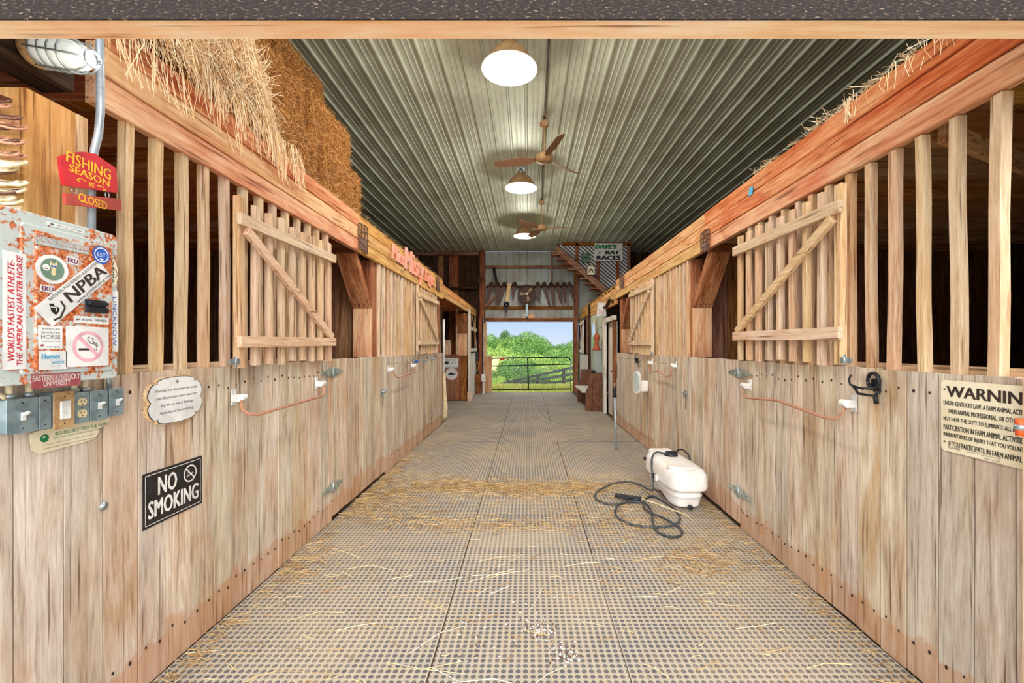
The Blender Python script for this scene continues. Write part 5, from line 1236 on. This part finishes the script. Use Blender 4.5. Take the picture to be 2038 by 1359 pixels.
for k in range(26):
    o_ = A+nrm*(.17+k*.085); seg = []
    ts = []
    for lim_, ax_i in ((bx0, 0), (bx1, 0)): ts.append((lim_-o_[0])/sl[0])
    tz = [(lim_-o_[2])/sl[2] for lim_ in (bz0, bz1)]
    t0, t1 = max(min(ts), min(tz)), min(max(ts), max(tz))
    if t1-t0 > .05:
        p, q = o_+sl*t0, o_+sl*t1; p.y = q.y = YG2+.02; mb.bar(p, q, .045, .03, 'gable_glint', (0, 1, 0))
pt = [(A.x+.05, bz1), (bx1, bz1), (bx1, bz0), (B.x+.1, bz0)]
mb.poly([(x, z) for x, z in pt], .02, 'old_saw', basis((0, YG2+.07, 0), (1, 0, 0), (0, 0, 1)))
one(mb, 'ribbed_sheeting', 'bright ribbed sheeting with slanting ribs behind the stairs', 'sheeting')
for px, zl, lab in ((1148, 3.95, 'stud left of the green plaque'), (1190, 3.5, 'stud below the RAT RACES sign, left'), (1229, 3.1, 'stud below the RAT RACES sign, right'), (1251, 2.9, 'stud at the right end of the bright sheeting')):
    p = onY(px, 600, YG2-.03); mb = MB(); mb.box((p.x, YG2-.04, (zl+4.66)/2), (.085, .07, 4.66-zl), 'brown_z'); one(mb, 'wall_stud', 'brown '+lab+', far wall', 'stud')
mb = MB(); mb.box((2.1, YG2-.04, 4.64), (2.1, .07, .09), 'brown_x'); one(mb, 'wall_plate', 'brown top plate above the bright sheeting', 'beam')
mb = MB(); Y = YG2-.10; a = onY(1183, 519, Y); b_ = onY(1239, 484, Y); W, H = b_.x-a.x, b_.z-a.z; M = Cf((a.x+b_.x)/2, (a.z+b_.z)/2, Y)
mb.poly([(-W/2, -H/2), (W/2, -H/2), (W/2, H/2), (-W/2, H/2)], .015, 'sign_white', M)
for dx in (-.018, -.009, 0, .009, .018):
    mb.text("DAVE'S", -.08+dx, H*.3, W*.72, H*.24, 'ink_green', M, z=.018+dx*.1, slant=.3); mb.text('RAT', W*.14+dx, -H*.03, W*.48, H*.2, 'ink_black', M, z=.018+dx*.1, slant=.3); mb.text('RACES', 0+dx, -H*.33, W*.82, H*.24, 'ink_black', M, z=.018+dx*.1)
mb.poly([(-W*.38, -H*.12), (-W*.3, -H*.14), (-W*.24, -H*.05), (-W*.27, H*.08), (-W*.36, H*.1)], .0165, 'ink_lightgrey', M)
one(mb, 'race_sign', "white DAVE'S RAT RACES sign hanging at the far right", 'sign')
for px, py, mt, lab in ((1165.5, 513, 'badge_green', 'green framed plaque on the stairs, upper of two'), (1176, 538, 'cream_sign', 'tan framed plaque on the stairs, lower of two')):
    Y = YG2-.452 if py > 520 else YG2-.085; c = onY(px, py, Y); M = Cf(c.x, c.z, Y); mb = MB(); s = .125
    q = [(-s, -s*1.2), (s, -s*1.2), (s, s*.8), (s*.5, s*1.2), (-s*.5, s*1.2), (-s, s*.8)]
    mb.poly(q, .03, 'black_metal', M); mb.poly([(x*.88, y*.88) for x, y in q], .034, mt, M); line(mb, [(-s*.6, -.0), (s*.6, .0)], .03, 'ink_black' if mt == 'badge_green' else 'brown_x', M, .036); line(mb, [(-s*.6, -.08), (0, .05), (s*.6, -.08)], .02, 'leaf_dark' if mt == 'badge_green' else 'ink_brown', M, .036)
    one(mb, 'framed_plaque', lab, 'plaque')

# ------------------------------------------------------------------ the gate and the land beyond
t = thing('farm_gate', (.0, 14.85, 0), 'dark green tubular farm gate with wire mesh in the far doorway', 'gate')
YG = 14.8; gx0, gx1 = -1.30, 1.46; gz0, gz1 = .06, 1.17
mb = MB(); r = .16; P = [(gx0, gz0), (gx0, gz1-.04-r)]+[(gx0+r-r*math.cos(a), gz1-.04-r+r*math.sin(a)) for a in (PI/6, PI/3, PI/2)]+[(gx1-r, gz1)]+[(gx1-r+r*math.sin(a), gz1-r+r*math.cos(a)) for a in (PI/6, PI/3, PI/2)]+[(gx1, gz0+.04)]
mb.tube([(x, YG, z) for x, z in P], .024, 'gate_green', 8, cyc=True); mb.build('frame', t)
mb = MB(); mb.tube([(gx0, YG, .86), (gx1, YG, .93)], .02, 'gate_green', 8); mb.build('rail', t)
mb = MB(); mb.tube([(.03, YG, gz0), (.0, YG, gz1-.02)], .022, 'gate_green', 8); mb.build('upright', t)
mb = MB()
for k in range(1, 46): x = gx0+(gx1-gx0)*k/46; mb.tube([(x, YG, gz0), (x, YG, .88)], .0028, 'zinc', 4)
for k in range(1, 9): z = .06+.1*k; mb.tube([(gx0, YG, z), (gx1, YG, z)], .0028, 'zinc', 4)
o = mb.build('wire_mesh', t)
mb = MB(); mb.box((-.86, YG-.03, 1.10), (.17, .01, .09), 'orange_plate'); mb.build('orange_tag', t)
mb = MB(); mb.tube([(1.46, 14.78, .0), (1.46, 14.78, 1.05)], .02, 'zinc', 8); mb.tube([(1.53, 14.68, .0), (1.53, 14.68, 2.3)], .02, 'zinc', 8); one(mb, 'door_track', 'grey metal uprights at the right side of the far doorway', 'track')

def gz(x, y):
    if y < 15: return -.02
    z = -.02-min(1, (y-15)/12)*.9-max(0, min(1, (y-27)/30))*3.0
    z += max(0, (y-75))*.02+.15*noise.noise(Vector((x*.2, y*.2, 0)))*min(1, (y-15)/4)
    z += 2.2*math.exp(-((x+7)**2/60+(y-52)**2/150)) + .03*x*min(1, (y-15)/15)*(1 if x > 0 else .3)
    return z
mb = MB(); vs = []; nx, ny = 60, 60
xs = [-60+120*i/nx for i in range(nx+1)]; ys = [14.7+110*(j/ny)**1.8 for j in range(ny+1)]
vs = [(x, y, gz(x, y)) for y in ys for x in xs]
fs = [(j*(nx+1)+i, j*(nx+1)+i+1, (j+1)*(nx+1)+i+1, (j+1)*(nx+1)+i) for j in range(ny) for i in range(nx)]
mb.raw(vs, fs, 'grass', smooth=True); struct(mb.build('floor_meadow'))
mb = MB(); mb.box((0, -6, -.2), (30, 14.2, .2), 'bounce_gravel'); struct(mb.build('floor_yard'))  # unseen yard, kept pale as a reflector for the header underside
vs = []; n = 14
for j in range(n+1):
    for i in range(n+1):
        x = -4.0+2.9*i/n; y = 30.5+7*j/n; vs.append((x, y, gz(x, 30.5)-.0+.02+1.9*(j/n)))
mb = MB(); mb.raw(vs, [(j*(n+1)+i, j*(n+1)+i+1, (j+1)*(n+1)+i+1, (j+1)*(n+1)+i) for j in range(n) for i in range(n)], 'field_gold', smooth=True); struct(mb.build('floor_hay_field'))
mb = MB()
for i in range(7000):
    x, y = U(-3, 3.4), U(14.95, 22); mb.blade((x, y, gz(x, y)+.07), (U(-.4, .4), U(-.4, .4), 1), U(.12, .36), U(.004, .009), 'grass_blade', U(-.3, .3))
one(mb, 'meadow_grass', 'sunlit tall grass just beyond the far gate', 'grass', kind='stuff')
# board fence
YF = 24
t = thing('board_fence', (0, YF, -1), 'dark weathered board fence climbing to the right beyond the gate', 'fence')
fpx = [(978, 769, 776), (1024, 757, 768), (1070, 746, 766), (1122, 734, 761), (1180, 721, 752)]
for k, (px, a, b_) in enumerate(fpx):
    if k == 0: continue
    p, q = onY(px, a-1, YF), onY(px, b_+6, YF); mb = MB(); mb.bar(q, p, .16, .14, 'fence_black', (0, 1, 0)); mb.build('post', t)
for k in range(len(fpx)-1):
    (p1, a1, b1), (p2, a2, b2) = fpx[k], fpx[k+1]
    for f_, mn in ((.05, 0), (.5, 1), (.92, 1)):
        if k == 0 and f_ > .1: continue
        mb = MB(); mb.bar(onY(p1, a1+(b1-a1)*f_, YF-.1), onY(p2, a2+(b2-a2)*f_, YF-.1), .14, .04, 'fence_black', (0, 1, 0)); mb.build('rail', t)
# trees: three kinds, each with a trunk and a leafy crown
def tree_proto(name, mat, rx, rz, n, ls, label):
    t = thing(name, (0, 0, 0), label, 'tree', 'trees beyond the pasture')
    mb = MB(); mb.tube([(0, 0, 0), (.1, 0, rz*.5), (0, .1, rz*1.1)], [.28, .22, .1], 'trunk', 8)
    for k in range(4): a = k*1.7; mb.tube([(0, 0, rz*.6), (rx*.5*math.cos(a), rx*.5*math.sin(a), rz*(1.0+.1*k))], [.12, .04], 'trunk', 6)
    mb.build('trunk', t)
    mb = MB(); blobs = [(U(-.55, .55)*rx, U(-.55, .55)*rx, rz*U(.55, 1.5), rx*U(.35, .55)) for _ in range(11)]+[(0, 0, rz, rx*.72)]
    for i in range(n):
        bx, by, bz, br = random.choice(blobs); v = Vector((random.gauss(0, 1), random.gauss(0, 1), random.gauss(0, 1))).normalized()
        p = Vector((bx, by, bz))+Vector((v.x*br, v.y*br, v.z*br*.8))*U(.75, 1.05)
        nrm = (v+Vector((U(-.6, .6), U(-.6, .6), U(-.2, .9)))).normalized(); a = nrm.cross(Vector((U(-1, 1), U(-1, 1), U(-1, 1)))).normalized(); b_ = nrm.cross(a); s = ls*U(.6, 1.3)
        tone = max(0, min(.999, .5+random.gauss(0, .2)+.18*noise.noise(Vector((bx*2, by*2, bz*2)))))
        mb.raw([p-a*s*.5-b_*s*.3, p+a*s*.1-b_*s*.5, p+a*s*.6, p+a*s*.1+b_*s*.5], [(0, 1, 2, 3)], mat, rnd=(tone, R(), R()))
    mb.build('crown', t); return t
PT = {'l': tree_proto('broadleaf_tree', 'leaf_light', 3.0, 2.8, 32000, .115, ''), 'm': tree_proto('broadleaf_tree', 'leaf_mid', 3.2, 3.2, 34000, .115, ''), 'd': tree_proto('cedar_tree', 'leaf_dark', 1.6, 2.4, 14000, .10, '')}
used = {k: False for k in PT}; LABS = set()
TR = [  # px centre, py of crown top, depth, kind, scale
 (980, 666, 62, 'm', .75), (999, 660, 66, 'd', 1.0), (1021, 665, 60, 'l', 1.0), (1042, 663, 58, 'm', 1.1), (1060, 674, 54, 'm', .85), (1088, 688, 66, 'd', 1.1), (1110, 691, 50, 'l', .9), (1130, 679, 56, 'm', .8), (1148, 686, 48, 'm', 1.0),
 (975, 688, 44, 'l', .9), (1000, 684, 46, 'l', 1.05), (1020, 690, 44, 'm', 1.0), (1040, 694, 40, 'l', 1.05), (1062, 699, 38, 'l', .9), (1080, 701, 42, 'm', .9), (1100, 702, 40, 'l', .9), (1125, 700, 40, 'm', .9), (1145, 698, 38, 'l', .9),
 (1040, 712, 33, 'm', .72), (1030, 722, 31, 'm', .55), (1088, 716, 33, 'l', .62), (1112, 716, 32, 'l', .62), (1140, 714, 33, 'm', .7), (978, 745, 29, 'l', .36), (960, 730, 30, 'm', .5), (1060, 736, 30, 'm', .36)]
kn = {'l': 'light green tree', 'm': 'mid green tree', 'd': 'dark green cedar-like tree'}
for i, (px, py, Y, kd, s) in enumerate(TR):
    p = onY(px, py, Y); hgt = {'l': 2.8, 'm': 3.2, 'd': 2.4}[kd]*1.72*s
    z = p.z-hgt; g_ = gz(p.x, Y)
    where = ('on the skyline' if i < 9 else 'middle rows' if i < 18 else 'low behind the fence')
    side = 'far left' if px < 990 else 'left' if px < 1020 else 'left of centre' if px < 1050 else 'right of centre' if px < 1090 else 'right' if px < 1125 else 'far right'
    lab = ''
    lab = '%s beyond the far doorway, %s, %s' % (kn[kd], side, where)
    if lab in LABS: lab += ', right twin'
    LABS.add(lab)
    if not used[kd]: o = PT[kd]; used[kd] = True; o['label'] = lab
    else: o = copy_thing(PT[kd], (0, 0, 0), lab)
    o.location = (p.x, Y, z); o.scale = (s, s, s); o.rotation_euler = (0, 0, U(0, 6))
    if z > g_+.05:   # stand the tree on the hillside
        o.location.z = g_; o.scale = (s, s, (p.z-g_)/(hgt/s))
